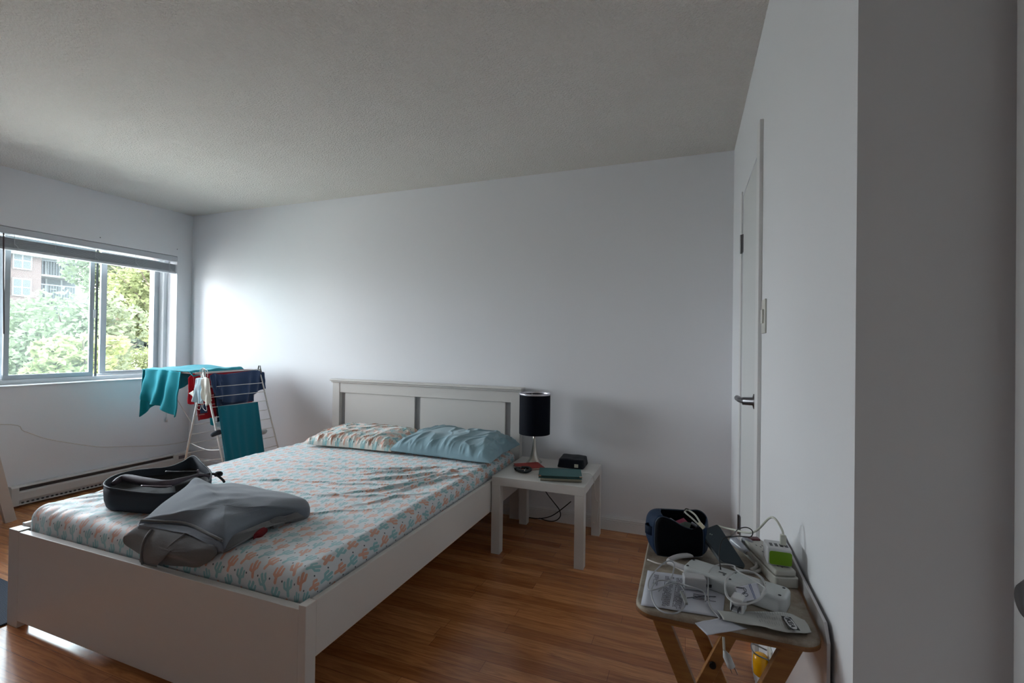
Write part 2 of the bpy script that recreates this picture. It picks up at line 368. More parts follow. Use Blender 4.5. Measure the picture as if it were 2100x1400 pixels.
# slanted white trestle at the left edge
tt = thing('trestle_stand', (-4.23, 1.45, 0), 'white slanted wooden stand leaning at the left edge under the window', 'stand')
lt = mat('white_stand_wood', 'D6CFC9', .45)
MB().bar((-4.215, 1.74, 0), (-4.08, 1.52, .86), .03, .055, (0, 1, 0)).build('leg', lt, tt, bevel=.002)
MB().bar((-4.215, 1.05, 0), (-4.08, 1.27, .86), .03, .055, (0, 1, 0)).build('leg', lt, tt, bevel=.002)
MB().bar((-4.23, 1.66, .02), (-4.23, 1.13, .02), .02, .20, (0, 0, 1)).build('cross_board', mat('brown_board', '7A5247', .5), tt)
MB().box((-4.2, 1.22, .86), (-4.0, 1.58, .89)).build('top_rail', lt, tt, bevel=.002)

# ------------------------------------------------------------------ bed
def cactus_mat(name='cactus_sheet', scale=1.0, base='D9DDE0'):
    m = mat(name, base, .5, spec=.6, sheen=.6); n = m.node_tree.nodes; l = m.node_tree.links; b = n['Principled BSDF']
    def math_(op, a, c=None, d=None):
        q = n.new('ShaderNodeMath'); q.operation = op
        for i, x in enumerate((a, c, d)):
            if x is None: continue
            if isinstance(x, (int, float)): q.inputs[i].default_value = x
            else: l.new(x, q.inputs[i])
        return q.outputs[0]
    t = n.new('ShaderNodeTexCoord'); s = n.new('ShaderNodeSeparateXYZ'); l.new(t.outputs['UV'], s.inputs[0])
    CW, CHh = .052*scale, .062*scale
    u = math_('DIVIDE', s.outputs['X'], CW); v0 = math_('DIVIDE', s.outputs['Y'], CHh)
    col = math_('FLOOR', u); half = math_('MULTIPLY', math_('MODULO', math_('ABSOLUTE', col), 2), .5)
    v = math_('ADD', v0, half); row = math_('FLOOR', v)
    fu = math_('SUBTRACT', math_('FRACT', u), .5); fv = math_('SUBTRACT', math_('FRACT', v), .5)
    cell = n.new('ShaderNodeCombineXYZ'); l.new(col, cell.inputs[0]); l.new(row, cell.inputs[1])
    wn_ = n.new('ShaderNodeTexWhiteNoise'); wn_.noise_dimensions = '2D'; l.new(cell.outputs[0], wn_.inputs['Vector'])
    ang = math_('MULTIPLY', math_('SUBTRACT', wn_.outputs['Value'], .5), 1.1)
    ca = math_('COSINE', ang); sa = math_('SINE', ang)
    X = math_('ADD', math_('MULTIPLY', fu, ca), math_('MULTIPLY', fv, sa)); Y = math_('SUBTRACT', math_('MULTIPLY', fv, ca), math_('MULTIPLY', fu, sa))
    def caps(ax_, ay_, bx, by, r):
        dx, dy = bx-ax_, by-ay_; L = dx*dx+dy*dy
        px = math_('SUBTRACT', X, ax_); py = math_('SUBTRACT', Y, ay_)
        h = math_('ADD', math_('MULTIPLY', px, dx/L), math_('MULTIPLY', py, dy/L)); hc = n.new('ShaderNodeClamp'); l.new(h, hc.inputs[0]); h = hc.outputs[0]
        ex = math_('SUBTRACT', px, math_('MULTIPLY', h, dx)); ey = math_('SUBTRACT', py, math_('MULTIPLY', h, dy))
        return math_('SUBTRACT', math_('SQRT', math_('ADD', math_('MULTIPLY', ex, ex), math_('MULTIPLY', ey, ey))), r)
    ds = [caps(0, -.38, 0, .36, .105), caps(-.26, -.02, -.26, .22, .085), caps(-.26, -.02, 0, -.16, .075), caps(.25, .05, .25, .30, .085), caps(.25, .05, 0, -.10, .075)]
    dd = ds[0]
    for q in ds[1:]: dd = math_('MINIMUM', dd, q)
    msk = math_('LESS_THAN', dd, 0.0)
    par = math_('MODULO', math_('ABSOLUTE', math_('ADD', row, math_('MULTIPLY', col, 1))), 2)
    cm = n.new('ShaderNodeMix'); cm.data_type = 'RGBA'; l.new(par, cm.inputs[0]); cm.inputs[6].default_value = lin('DDA48C'); cm.inputs[7].default_value = lin('8CC0C4')
    m1 = n.new('ShaderNodeMix'); m1.data_type = 'RGBA'; l.new(msk, m1.inputs[0]); m1.inputs[6].default_value = lin(base); l.new(cm.outputs[2], m1.inputs[7])
    # dots between motifs
    du = math_('SUBTRACT', math_('FRACT', math_('ADD', u, .5)), .5); dv = math_('SUBTRACT', math_('FRACT', math_('ADD', v0, .27)), .5)
    dist = math_('SQRT', math_('ADD', math_('MULTIPLY', du, du), math_('MULTIPLY', dv, dv)))
    dm = math_('LESS_THAN', dist, .055)
    m2 = n.new('ShaderNodeMix'); m2.data_type = 'RGBA'; l.new(dm, m2.inputs[0]); l.new(m1.outputs[2], m2.inputs[6]); m2.inputs[7].default_value = lin('3F4A55')
    l.new(m2.outputs[2], b.inputs['Base Color'])
    return m
BX0, BX1, BY0, BY1 = -2.71, -1.078, 1.115, 3.14
bw = mat('white_bed_foil', 'DAD6D2', .38)
bed = thing('bed_frame', ((BX0+BX1)/2, (BY0+BY1)/2, 0), 'white wooden double bed frame with tall panelled headboard', 'bed frame')
# footboard
RT = .418
MB().box((BX0, BY0, 0), (BX0+.075, BY0+.04, .408)).build('post', bw, bed, bevel=.002)
MB().box((BX1-.03, BY0-.001, 0), (BX1, BY0+.042, RT)).build('post', bw, bed, bevel=.002)
MB().box((BX0+.076, BY0, .030), (BX1-.031, BY0+.028, .403)).build('footboard', bw, bed, bevel=.002)
for x0, x1 in ((BX1-.022, BX1-.001), (BX0+.001, BX0+.022)):
    MB().box((x0, BY0+.043, .24), (x1, BY1-.09, RT)).build('side_rail', bw, bed, bevel=.002)
# mattress support
sl = MB()
for k in range(16): sl.box((BX0+.03, BY0+.08+k*.122, .262), (BX1-.03, BY0+.15+k*.122, .272))
sl.build('slat_base', mat('bed_slats', 'C9B79A', .6), bed)
MB().box(((BX0+BX1)/2-.03, BY0+.05, .20), ((BX0+BX1)/2+.03, BY1-.1, .26)).build('centre_beam', mat('beam_metal', '88898B', .5, .5), bed)
# headboard
hx0, hx1, hy0, hy1, hz = -2.745, -1.10, 3.085, 3.125, .915
for a, b in ((hx0, hx0+.07), (hx1-.07, hx1)): MB().box((a, hy0, 0), (b, hy1+.015, hz-.02)).build('headboard_post', bw, bed, bevel=.002)
MB().box((hx0+.071, hy0+.004, hz-.10), (hx1-.071, hy1, hz-.02)).build('top_rail', bw, bed, bevel=.002)
cr_ = MB(); cr_.box((hx0-.008, hy0-.012, hz-.02), (hx1+.008, hy1+.02, hz-.008)); cr_.box((hx0-.016, hy0-.022, hz-.008), (hx1+.016, hy1+.024, hz+.008))
cr_.build('crown_moulding', bw, bed, bevel=.004)
for a, b in ((hx0+.118, -1.967), (-1.915, hx1-.118)):
    MB().box((a, hy0+.014, .25), (b, hy0+.028, hz-.101)).build('headboard_panel', bw, bed, bevel=.001)
MB().box((hx0+.071, hy0+.034, .25), (hx1-.071, hy1, hz-.101)).build('back_panel', mat('bed_back_panel', 'A8A8AA', .6), bed)
MB().box((hx0+.071, hy0+.004, .20), (hx1-.071, hy1, .30)).build('bottom_rail', bw, bed, bevel=.002)

# mattress with fitted cactus sheet
MX0, MX1, MY0, MY1, MZ = -2.675, -1.112, 1.150, 3.07, .49
RAD = .055
def mat_h(x, y):
    """height of the top of the mattress at x, y"""
    d = min(x-MX0, MX1-x, y-MY0, MY1-y)
    if d >= RAD: return MZ
    if d <= 0: return MZ-RAD-.1
    return MZ-RAD+math.sqrt(max(0, RAD**2-(RAD-d)**2))
CS = {a: (math.cos(math.radians(a)), math.sin(math.radians(a))) for a in range(-90, 91)}
def wrk(x, y):
    h = 0
    g = max(0, min(1, (y-1.5)/1.0))
    wob = fract((x*1.3, y*1.3, 3))*.18
    h += .0065*g*abs(fract((x*1.6+5, (y+wob+.12*x)*13, 0)))**1.0
    # ridges fanning out from under the pillows
    for cx, cy, a, L, A in ((-1.45, 2.20, 40, .5, .016), (-1.38, 2.05, 52, .55, .014), (-1.62, 2.30, 28, .5, .012), (-1.28, 2.12, 62, .4, .014), (-1.75, 1.95, 18, .7, .008), (-1.6, 1.80, 14, .8, .007), (-1.9, 2.1, 8, .6, .006), (-2.3, 2.0, -8, .5, .006), (-2.1, 1.7, 5, .7, .006), (-1.3, 1.85, 48, .35, .008), (-1.55, 2.28, 44, .4, .012), (-1.33, 2.22, 58, .35, .012), (-1.75, 2.22, 12, .7, .006), (-1.9, 2.32, -4, .7, .006), (-2.2, 2.2, 2, .8, .006), (-2.0, 1.85, 10, .9, .006), (-1.5, 1.6, 25, .5, .006), (-2.45, 2.4, -12, .4, .006), (-1.25, 2.38, 66, .3, .010)):
        ca, sa = CS[a]; dx, dy = x-cx, y-cy
        if abs(dx) > .7 or abs(dy) > .6: continue
        al = dx*ca+dy*sa; ac = -dx*sa+dy*ca + .022*math.sin(al*9+cx*7)+.008*math.sin(al*31+cy*9)
        if abs(ac) < .05: h += A*math.exp(-(al/(L*.5))**2)*math.exp(-(ac/.011)**2)
    h += .006*fract((x*3, y*3, 9)) + .0035*max(0, 1-abs(fract((x*4+y*2, y*11+x*3, 4)))*7)*g
    c_ = max(0, 1-math.hypot(x+2.6, y-1.2)/.45)
    h += .02*c_*(.4+abs(fract((x*9-y*9, x*5+y*5, 2)))*1.8)
    return h
HX, HY = (MX1-MX0)/2-RAD, (MY1-MY0)/2-RAD; MC = V(((MX0+MX1)/2, (MY0+MY1)/2, 0)); DROP = .17
ARC = RAD*PI/2
def mfn(u, v):
    s = (u-.5)*2*(HX+ARC+DROP); t = (v-.5)*2*(HY+ARC+DROP)
    cx = max(-HX, min(HX, s)); cy = max(-HY, min(HY, t)); dx, dy = s-cx, t-cy; L = math.hypot(dx, dy)
    if L < 1e-9: nx = ny = 0; out = 0; z = MZ
    else:
        nx, ny = dx/L, dy/L
        L = min(L, ARC+DROP)
        if L < ARC: out = RAD*math.sin(L/RAD); z = MZ-RAD+RAD*math.cos(L/RAD)
        else: out = RAD; z = MZ-RAD-(L-ARC)
    x = MC.x+cx+nx*out; y = MC.y+cy+ny*out
    w_ = wrk(MC.x+s, MC.y+t)*max(0, 1-L/ARC*.7 if L else 1)
    # wavy foot edge and far left corner
    e = (.008+.012*max(0, 1-(x-MX0)/.5))*fract((s*5, t*5, 2))*(1 if L > 0 else 0)
    if y > 2.9: w_ *= .2
    return V((x - nx*abs(e), y - ny*abs(e), z+max(w_, 0)))
mm = MB(); mm.grid(mfn, 330, 430, lambda u, v: ((u-.5)*2*(HX+ARC+DROP), (v-.5)*2*(HY+ARC+DROP)))
mtop = mm.build('mattress', cactus_mat(), smooth=True)
tag(mtop, 'mattress in a white fitted sheet printed with peach and mint cacti', 'mattress')

# pillows
def pillow(name, c, w_, d_, t_, ang, m, seed, label, tilt=0, wr=.012, nose=0, uvs=None, zfloor=None):
    N = 130; mb = MB(); M = Matrix.Translation(V(c)) @ Matrix.Rotation(math.radians(ang), 4, 'Z') @ Matrix.Rotation(math.radians(tilt), 4, 'X')
    def f(u, v, sgn):
        a, b = 2*u-1, 2*v-1
        ex = 1-.06*(1-b*b)*abs(a)**3*1; ey = 1-.10*(1-a*a)*abs(b)**3
        x = a*w_/2*(1-.07*(1-abs(b))**1*abs(a)**4); y = b*d_/2*(1-.10*(1-abs(a))*abs(b)**4)
        pr = max(0, (1-a**4))**.55*max(0, (1-b**4))**.55
        z = sgn*t_/2*pr
        if sgn > 0:
            edge = 1-pr
            q = fract((x*9+seed, y*4+fract((x*5, y*5, seed))*.6, seed)); r = fract((x*22+y*9+seed, y*7-x*6, seed+4))
            s1 = fract((x*11-y*5+seed, y*6+x*2+.5*q, seed+7)); s2 = fract((x*26+seed, y*10-x*7, seed+9))
            rd = lambda g_, k: max(0, 1-abs(g_)*k)**1.5
            z += (wr*(1-2*abs(q)) + wr*1.5*rd(s1, 6)*(.35+.65*min(1, edge*2)) + wr*.9*rd(s2, 4)*min(1, edge*1.8))*pr**.4 + nose*math.exp(-((a-.25)/.4)**2)*pr
        else: z *= .25
        return M @ V((x, y, z+t_*.125))
    n = N
    vs = [f(i/n, j/n, 1) for j in range(n+1) for i in range(n+1)]; o = len(vs)
    vs += [f(i/n, j/n, -1) for j in range(n+1) for i in range(n+1)]
    fs = [(j*(n+1)+i, j*(n+1)+i+1, (j+1)*(n+1)+i+1, (j+1)*(n+1)+i) for j in range(n) for i in range(n)]
    fs += [(o+j*(n+1)+i, o+(j+1)*(n+1)+i, o+(j+1)*(n+1)+i+1, o+j*(n+1)+i+1) for j in range(n) for i in range(n)]
    if zfloor:
        vs = [V((p.x, p.y, max(p.z, zfloor))) for p in vs]
    mb.add(vs, fs); mb.uv = [((i/n)*w_, (j/n)*d_) for j in range(n+1) for i in range(n+1)]*2
    return tag(mb.build(name, m, smooth=True), label, 'pillow')
blue = mat('blue_pillowcase', '8FB0BC', .8, sheen=.3, bump=(180, .08, .002))
pillow('pillow', (-1.45, 2.805, .505), .74, .46, .20, -3, blue, 3.3, 'plain light blue pillow on the right side of the bed', tilt=3, wr=.013, zfloor=.493)
pillow('pillow', (-2.18, 2.80, .505), .70, .47, .15, 4, cactus_mat('cactus_pillowcase', .95, 'E0DDD4'), 8.1, 'flat cactus patterned pillow on the left side of the bed', tilt=3, wr=.012, zfloor=.493)

# ------------------------------------------------------------------ clothes and bag on the bed
def bedhit(px, py, dz):
    d = ray(px, py); t0 = 1.0
    for i in range(900):
        p = CAM + d*t0
        if MX0-.2 < p.x < MX1+.2:
            if p.y >= MY0+RAD: hit = p.z <= MZ+dz
            elif p.z >= MZ-RAD: hit = math.hypot(p.y-MY0-RAD, p.z-MZ+RAD) <= RAD+dz
            else: hit = p.y >= MY0-dz and p.z > .36
            if hit: return p
        t0 += .003
    return CAM + d*((MZ+dz-CH)/d.z)
def soft(name, outl, peak, m, parent=None, cpx=None, pw=2.2, seed=0, wr=.006, freq=14, stretch=(1, 1), k=5, rings=26, base=None):
    """cloth heap: outline points are (px, py, height over the bed)"""
    P = catmull([V(p) for p in outl], k, True); n = len(P)
    c = V((sum(p.x for p in P)/n, sum(p.y for p in P)/n, 0)) if cpx is None else V((cpx[0], cpx[1], 0))
    vs = []; zm = sum(p.z for p in P)/n; P2 = P[::2]
    for r in range(rings+1):
        s = (r/rings)
        for p in P:
            q = c.lerp(V((p.x, p.y, 0)), s)
            if s > .995: wz = p.z
            else:
                sw = sz = 0
                for o_ in P2: k_ = 1/(((o_.x-q.x)**2+(2*(o_.y-q.y))**2)**1.1+4); sw += k_; sz += k_*o_.z
                wz = sz/sw; wz += (p.z-wz)*s**8
            dz = wz + (peak-zm)*(1-s**pw)
            x = bedhit(q.x, q.y, max(dz, .004))
            nn = fract((x.x*freq*stretch[0]+seed, x.y*freq*stretch[1], seed)) + .5*fract((x.x*freq*2.3+seed, x.y*freq*2.1, seed+3)) + .45*max(0, 1-3.5*abs(fract((x.x*freq*.9-x.y*freq*.6, x.y*freq*.5+x.x*2, seed+6))))
            x = x + V((0, 0, nn*wr*(1-.6*s**4)))
            vs.append(x)
    # rounded skirt down to the bed
    ctr = sum(vs[:n], V((0, 0, 0)))/n
    ring = vs[-n:]
    for kx, fz in ((1.006, .75), (1.006, .4), (.995, .06)):
        for p in ring:
            hb = mat_h(p.x, max(p.y, MY0+.03)) if p.y > MY0+.005 else p.z-.02
            b0 = hb if base is None else base
            q = ctr + (p-ctr)*kx; vs.append(V((q.x, q.y, b0+max(0, p.z-b0)*fz)))
    R = rings+4
    fs = [(i*n+j, i*n+(j+1) % n, (i+1)*n+(j+1) % n, (i+1)*n+j) for i in range(R-1) for j in range(n)]
    mb = MB(); mb.add(vs, fs); o = mb.build(name, m, parent, smooth=True)
    sm_ = o.modifiers.new('soften', 'SMOOTH'); sm_.factor = .5; sm_.iterations = 7
    return o
def knit(name, c, c2):
    m = mat(name, c, .95, sheen=.35, bump=(420, .35, .002), vary=(7, .1)); return m
gf = knit('grey_fleece', '757D88', 0); gf2 = knit('grey_fleece_inside', '6B6C6E', 0)
hd = thing('sweatshirt', (-1.75, 1.33, MZ), 'folded grey fleece sweatshirt lying on the foot of the bed', 'sweatshirt')
soft('sleeve', [(262, 1090, .03), (253, 1104, .015), (270, 1117, .006), (300, 1135, .01), (340, 1150, .012), (400, 1152, .01), (440, 1142, .008), (480, 1120, .008), (515, 1100, .008), (545, 1082, .008), (570, 1072, .02), (540, 1040, .05), (440, 1020, .05), (330, 1050, .05)], .045, gf2, hd, seed=2, wr=.005)
soft('body', [(284, 1068, .05), (300, 1058, .06), (328, 1032, .075), (360, 1010, .09), (383, 992, .10), (391, 982, .115), (403, 977, .12), (420, 984, .105), (440, 990, .10), (478, 986, .09), (513, 993, .085), (560, 1004, .075), (600, 1012, .07), (628, 1022, .062), (636, 1038, .045), (626, 1046, .04), (592, 1050, .045), (545, 1061, .045), (500, 1080, .048), (470, 1098, .05), (457, 1108, .048), (430, 1098, .055), (380, 1077, .055), (330, 1071, .052)], .105, gf, hd, seed=5, wr=.009, freq=7, pw=2.0, rings=34)
soft('cuff', [(285, 1070, .055), (335, 1072, .056), (384, 1076, .058), (432, 1098, .058), (458, 1112, .05), (452, 1121, .042), (440, 1122, .04), (428, 1110, .045), (376, 1089, .045), (330, 1082, .045), (288, 1078, .046)], .056, gf, hd, seed=9, wr=.003, rings=8)
soft('hood', [(318, 1080, .045), (378, 1090, .046), (426, 1110, .046), (446, 1124, .044), (428, 1140, .03), (412, 1152, .022), (388, 1153, .02), (345, 1141, .022), (329, 1137, .024), (322, 1146, .02), (321, 1160, .02), (308, 1164, .015), (294, 1160, .018), (286, 1140, .022), (292, 1110, .035), (300, 1092, .04)], .048, gf2, hd, seed=12, wr=.006, freq=10, rings=20)
soft('lower_fold', [(430, 1120, .02), (450, 1104, .03), (500, 1086, .035), (545, 1068, .035), (600, 1052, .035), (625, 1040, .035), (634, 1046, .02), (630, 1058, .012), (600, 1068, .010), (575, 1072, .008), (550, 1082, .008), (515, 1102, .008), (470, 1126, .008), (440, 1140, .008)], .038, gf2, hd, seed=21, wr=.004, freq=9, rings=14)
tag(soft('garment', [(520, 1094, .03), (532, 1084, .03), (545, 1079, .03), (549, 1086, .008), (538, 1098, .006), (524, 1101, .006)], .03, mat('dark_red_cloth', '7A1520', .9), seed=1, rings=8), 'small dark red garment peeking out from under the grey sweatshirt', 'garment')
# ribbed cuff roll at the right
cu = MB(); a = bedhit(556, 1076, .02); b = bedhit(580, 1068, .022)
cu.tube([a, a.lerp(b, .5)+V((0, 0, .006)), b], .018, 14)
cu.build('rolled_cuff', gf2, hd, smooth=True)
for q in ([(292, 1157, .024), (290, 1135, .03), (296, 1108, .045), (312, 1085, .052)], [(330, 1137, .03), (352, 1116, .045), (380, 1094, .052)], [(288, 1066, .062), (330, 1068, .064), (384, 1073, .064), (432, 1096, .062), (456, 1108, .054)]):
    MB().tube([bedhit(*p) for p in q], .0045, 8).build('seam', gf2, hd, smooth=True)

# open dark zip bag
bgm = mat('dark_grey_felt', '343C46', .8, bump=(300, .2, .001)); blk = mat('black_fabric', '0E0F14', .75)
bag = thing('open_bag', (-2.1, 1.5, MZ), 'dark grey fabric bag standing open on the bed behind the sweatshirt', 'bag')
rim = [(213, 992, .105), (228, 979, .105), (264, 967, .10), (305, 962, .095), (345, 958, .095), (375, 947, .105), (397, 935, .13), (415, 950, .11), (432, 968, .085), (430, 985, .07), (405, 1000, .085), (388, 1002, .09), (361, 1010, .092), (333, 1013, .093), (286, 1010, .095), (245, 1004, .10), (222, 1000, .105)]
R3 = [bedhit(*p) for p in rim]; R3 = catmull(R3, 5, True); n = len(R3); ctr = sum(R3, V((0, 0, 0)))/n
vs = []
for k, (sc, fz) in enumerate(((1, 1), (1.01, .7), (1.0, .35), (.965, .08), (.93, 0))):
    for p in R3: q = ctr+(p-ctr)*sc; vs.append(V((q.x, q.y, MZ+.004+(p.z-MZ-.004)*fz)))
mb = MB(); mb.add(vs, [(i*n+j, i*n+(j+1) % n, (i+1)*n+(j+1) % n, (i+1)*n+j) for i in range(4) for j in range(n)] + [tuple(4*n+j for j in range(n))])
mb.build('bag_shell', bgm, bag, smooth=True, solid=.006, off=-1)
MB().tube([p+V((0, 0, .001)) for p in R3], .0035, 6, False, True).build('binding', mat('bag_binding', '39414A', .6), bag, smooth=True)
vs = []
for sc, z in ((.95, -.03), (.9, -.045), (.6, -.05), (.25, -.048)):
    for i, p in enumerate(R3): q = ctr+(p-ctr)*sc; vs.append(V((q.x, q.y, min(p.z, MZ+.10)+z+.006*fract(q*20))))
mb = MB(); mb.add(vs, [(i*n+j, i*n+(j+1) % n, (i+1)*n+(j+1) % n, (i+1)*n+j) for i in range(3) for j in range(n)] + [tuple(3*n+j for j in range(n))])
mb.build('lining', blk, bag, smooth=True)
r_ = MB(); r_.tube([bedhit(*p) for p in ((232, 992, .095), (255, 980, .105), (300, 988, .10), (340, 992, .098), (372, 984, .10), (405, 974, .10), (430, 976, .085))], lambda t: .006+.013*math.sin(PI*min(1, t*1.2+.08)), 12)
r_.build('inner_pocket', mat('mauve_lining', '5A5058', .6), bag, smooth=True)
MB().tube([bedhit(*p) for p in ((290, 996, .095), (320, 997, .095), (352, 997, .096))], .004, 8).build('zipper', mat('zip_metal', '8A7F86', .4, .6), bag, smooth=True)
MB().tube([bedhit(*p) for p in ((340, 967, .10), (370, 968, .10), (408, 967, .098))], .005, 8).build('zipper', mat('zip_black', '1A1B20', .5), bag, smooth=True)
MB().box((-.004, -.003, -.012), (.004, .003, .008), Matrix.Translation(bedhit(406, 966, .108))).build('zip_pull', mat('zip_metal'), bag, bevel=.002)
MB().tube([bedhit(*p) for p in ((395, 984, .09), (420, 974, .085), (440, 972, .07), (455, 982, .03), (460, 988, .01))], .006, 8).build('strap', blk, bag, smooth=True)
MB().lathe([(.0, -.012), (.018, -.008), (.02, .004), (.012, .012), (0, .013)], bedhit(448, 972, .06), 16).build('strap_stop', blk, bag, smooth=True)

# ------------------------------------------------------------------ bedside table
TX0, TX1, TY0, TY1, TT = -1.072, -.524, 2.53, 3.07, .45
lk = mat('white_table_foil', 'D3D0CC', .3, coat=.15)
nt = thing('bedside_table', ((TX0+TX1)/2, (TY0+TY1)/2, 0), 'square white side table standing beside the bed', 'side table')
MB().box((TX0, TY0, TT-.05), (TX1, TY1, TT)).build('tabletop', lk, nt, bevel=.0015)
for x in (TX0, TX1-.053):
    for y in (TY0, TY1-.053): MB().box((x, y, 0), (x+.053, y+.053, TT-.0505)).build('leg', lk, nt, bevel=.0015)
# lamp
lp = thing('table_lamp', (-.948, 2.95, TT), 'table lamp with navy drum shade and brushed metal base', 'lamp')
brm = mat('brushed_nickel', 'B4B0A8', .28, 1)
pf = [(.052, 0), (.052, .003), (.046, .008), (.034, .022), (.024, .045), (.017, .075), (.0125, .11), (.010, .15), (.0095, .20)]
MB().lathe(pf, (-.948, 2.95, TT), 40).build('base', brm, lp, smooth=True)
MB().lathe([(.102, 0), (.102, .262), (.1, .262), (.1, 0)], (-.948, 2.95, TT+.188), 56, caps=False).build('lamp_shade', mat('navy_shade', '080C18', .75, spec=.15, bump=(500, .1, .001)), lp, smooth=False)
rg_ = MB()
rg_.lathe([(.1025, .0), (.1035, .0), (.1035, .012), (.1, .013), (.098, .012), (.098, 0)], (-.948, 2.95, TT+.444), 56, caps=False)
rg_.build('shade_rim', mat('silver_rim', 'D9D6E0', .25, .6), lp, smooth=True)
sp = MB(); sp.lathe([(.012, .1801), (.012, .24), (.016, .24), (.016, .30), (0, .32)], (-.948, 2.95, TT), 20)
for k in range(3): a = k*2*PI/3; MB().tube([(-.948, 2.95, TT+.43), (-.948+.1*math.cos(a), 2.95+.1*math.sin(a), TT+.44)], .0016, 6, False).build('shade_spoke', mat('bulb_holder', 'C9C2B4', .4, .3), lp, smooth=True)
sp.build('bulb_holder', mat('bulb_holder', 'C9C2B4', .4, .3), lp, smooth=True)
# objects on the table
def obox(mb, c, sx, sy, sz, ang): mb.box((-sx/2, -sy/2, 0), (sx/2, sy/2, sz), rotz(ang, c)); return mb
def quadbox(name, px4, z, h, m, parent=None, bevel=.001, **k):
    """slab whose base corners are given as points of the photo on height z"""
    q = [az(x, y, z) for x, y in px4]; return MB().prism([(p.x, p.y) for p in q], z, z+h).build(name, m, parent, bevel=bevel, **k)
rb = thing('notebook', (-.95, 2.82, TT+.001), 'thin red notebook on the side table in front of the lamp', 'notebook')
ob_ = obox(MB(), (-.935, 2.805, TT+.001), .165, .14, .002, 36); obox(ob_, (-.935, 2.805, TT+.011), .165, .14, .002, 36); ob_.build('cover', mat('red_cover', 'A02E26', .5), rb, bevel=.0008)
obox(MB(), (-.935, 2.805, TT+.0035), .159, .134, .007, 36).build('pages', mat('book_pages', 'B9AFA0', .8), rb)
# black card reader + watch-like round
bd = thing('wristwatch', (-.95, 2.69, TT), 'black wristwatch lying on the side table left of the books', 'wristwatch')
MB().lathe([(.019, 0), (.024, .004), (.024, .012), (.019, .016), (0, .016)], (-.975, 2.715, TT+.003), 24).build('watch_case', mat('black_gloss', '07080C', .15), bd, smooth=True)
wb = MB(); wb.tube([(-.975, 2.70, TT+.009), (-.945, 2.672, TT+.010), (-.905, 2.668, TT+.012), (-.888, 2.695, TT+.018), (-.91, 2.72, TT+.02), (-.955, 2.725, TT+.016)], .010, 8)
wb.build('strap', mat('black_strap', '101A20', .45), bd, smooth=True)
MB().box((-.914, 2.652, TT+.018), (-.908, 2.675, TT+.026)).build('buckle', mat('buckle_steel', 'CFCFCF', .2, 1), bd)
# cream book below, teal book above
cbk = thing('book', (-.69, 2.62, TT), 'cream paged book lying under the teal book on the side table', 'book')
ang = 15
c0 = V((-.685, 2.645, TT))
obox(MB(), c0+V((0, 0, .001)), .235, .12, .002, ang).build('cover', mat('book_dark_cover', '6B5F50', .6), cbk)
obox(MB(), c0+V((0, 0, .003)), .23, .117, .019, ang).build('pages', mat('cream_pages', 'B5AE98', .85, bump=(600, .3, .0006)), cbk)
tbk = thing('notebook', (-.70, 2.67, TT+.023), 'teal bound notebook with metal corners on top of the cream book', 'notebook')
c1 = V((-.690, 2.645, TT+.0225))
tl = mat('teal_cloth_cover', '335C5C', .6, bump=(400, .1, .001))
bb = MB(); obox(bb, c1, .245, .17, .0025, ang); obox(bb, c1+V((0, 0, .0125)), .245, .17, .0025, ang); bb.box((-.1225, .079, 0), (.1225, .085, .015), rotz(ang, c1)); bb.build('cover', tl, tbk, bevel=.0006)
obox(MB(), c1+V((0, 0, .0026)), .238, .155, .0098, ang).build('pages', mat('teal_book_pages', '3A5652', .8), tbk)
for sx_ in (-1, 1):
    MB().box((sx_*.1155-.008, -.0865, .0095), (sx_*.1155+.008, -.073, .0158), rotz(ang, c1)).build('metal_corner', mat('corner_metal', 'D5D0C0', .25, .9), tbk)
# dark folded case
cs = thing('fabric_case', (-.69, 2.96, TT), 'dark navy fabric case with a small white label at the back of the side table', 'case')
def puff(mb, c, sx, sy, sz, ang, pw=4, seed=0, wr=.003, N=22, taper=0):
    M = rotz(ang, c)
    def g(u, v, w_, s):
        pass
    vs = []
    bm = bmesh.new(); bmesh.ops.create_cube(bm, size=2); bmesh.ops.subdivide_edges(bm, edges=bm.edges, cuts=N, use_grid_fill=True)
    for v_ in bm.verts:
        p = v_.co; r = (abs(p.x)**pw+abs(p.y)**pw+abs(p.z)**pw)**(1/pw); q = p/r
        q = V((q.x*sx/2*(1-taper*(q.z+1)/2), q.y*sy/2*(1-taper*(q.z+1)/2), (q.z+1)*sz/2)); q += q.normalized()*wr*fract(q*18+V((seed, 0, 0))); q.z = max(q.z, 0); vs.append(q)
    bm.verts.index_update(); fs = [tuple(v_.index for v_ in f.verts) for f in bm.faces]; bm.free()
    mb.add([M @ p for p in vs], fs); return mb
puff(MB(), (-.690, 2.965, TT), .175, .17, .056, 2, 12, 3, .005, taper=.10).build('pouch', mat('navy_nylon', '0D121C', .55, spec=.3, bump=(90, .3, .002)), cs, smooth=True)
lb = ay(1179, 955, 2.86); MB().box((-.012, -.002, -.010), (.012, .002, .010), rotz(2, V((-.648, 2.877, TT+.022)))).build('white_label', mat('label_white', 'C9C6B4', .7), cs)
tag(MB().tube([(-.60, 2.80, TT+.004), (-.575, 2.79, TT+.006), (-.55, 2.80, TT+.005), (-.53, 2.775, TT+.004), (-.515, 2.77, TT-.02), (-.512, 2.80, TT-.14), (-.51, 2.9, TT-.2), (-.513, 2.86, TT-.30), (-.56, 3.0, TT-.36)], .0022, 6).build('cable', mat('white_cable', 'D5D5D2', .4), smooth=True), 'thin white charging cable trailing off the right edge of the side table', 'cable')
cp = [ay(x, y, 3.10) for x, y in ((1116, 1000), (1122, 1012), (1136, 1030), (1147, 1045), (1149, 1058), (1140, 1067), (1125, 1068), (1106, 1062))]
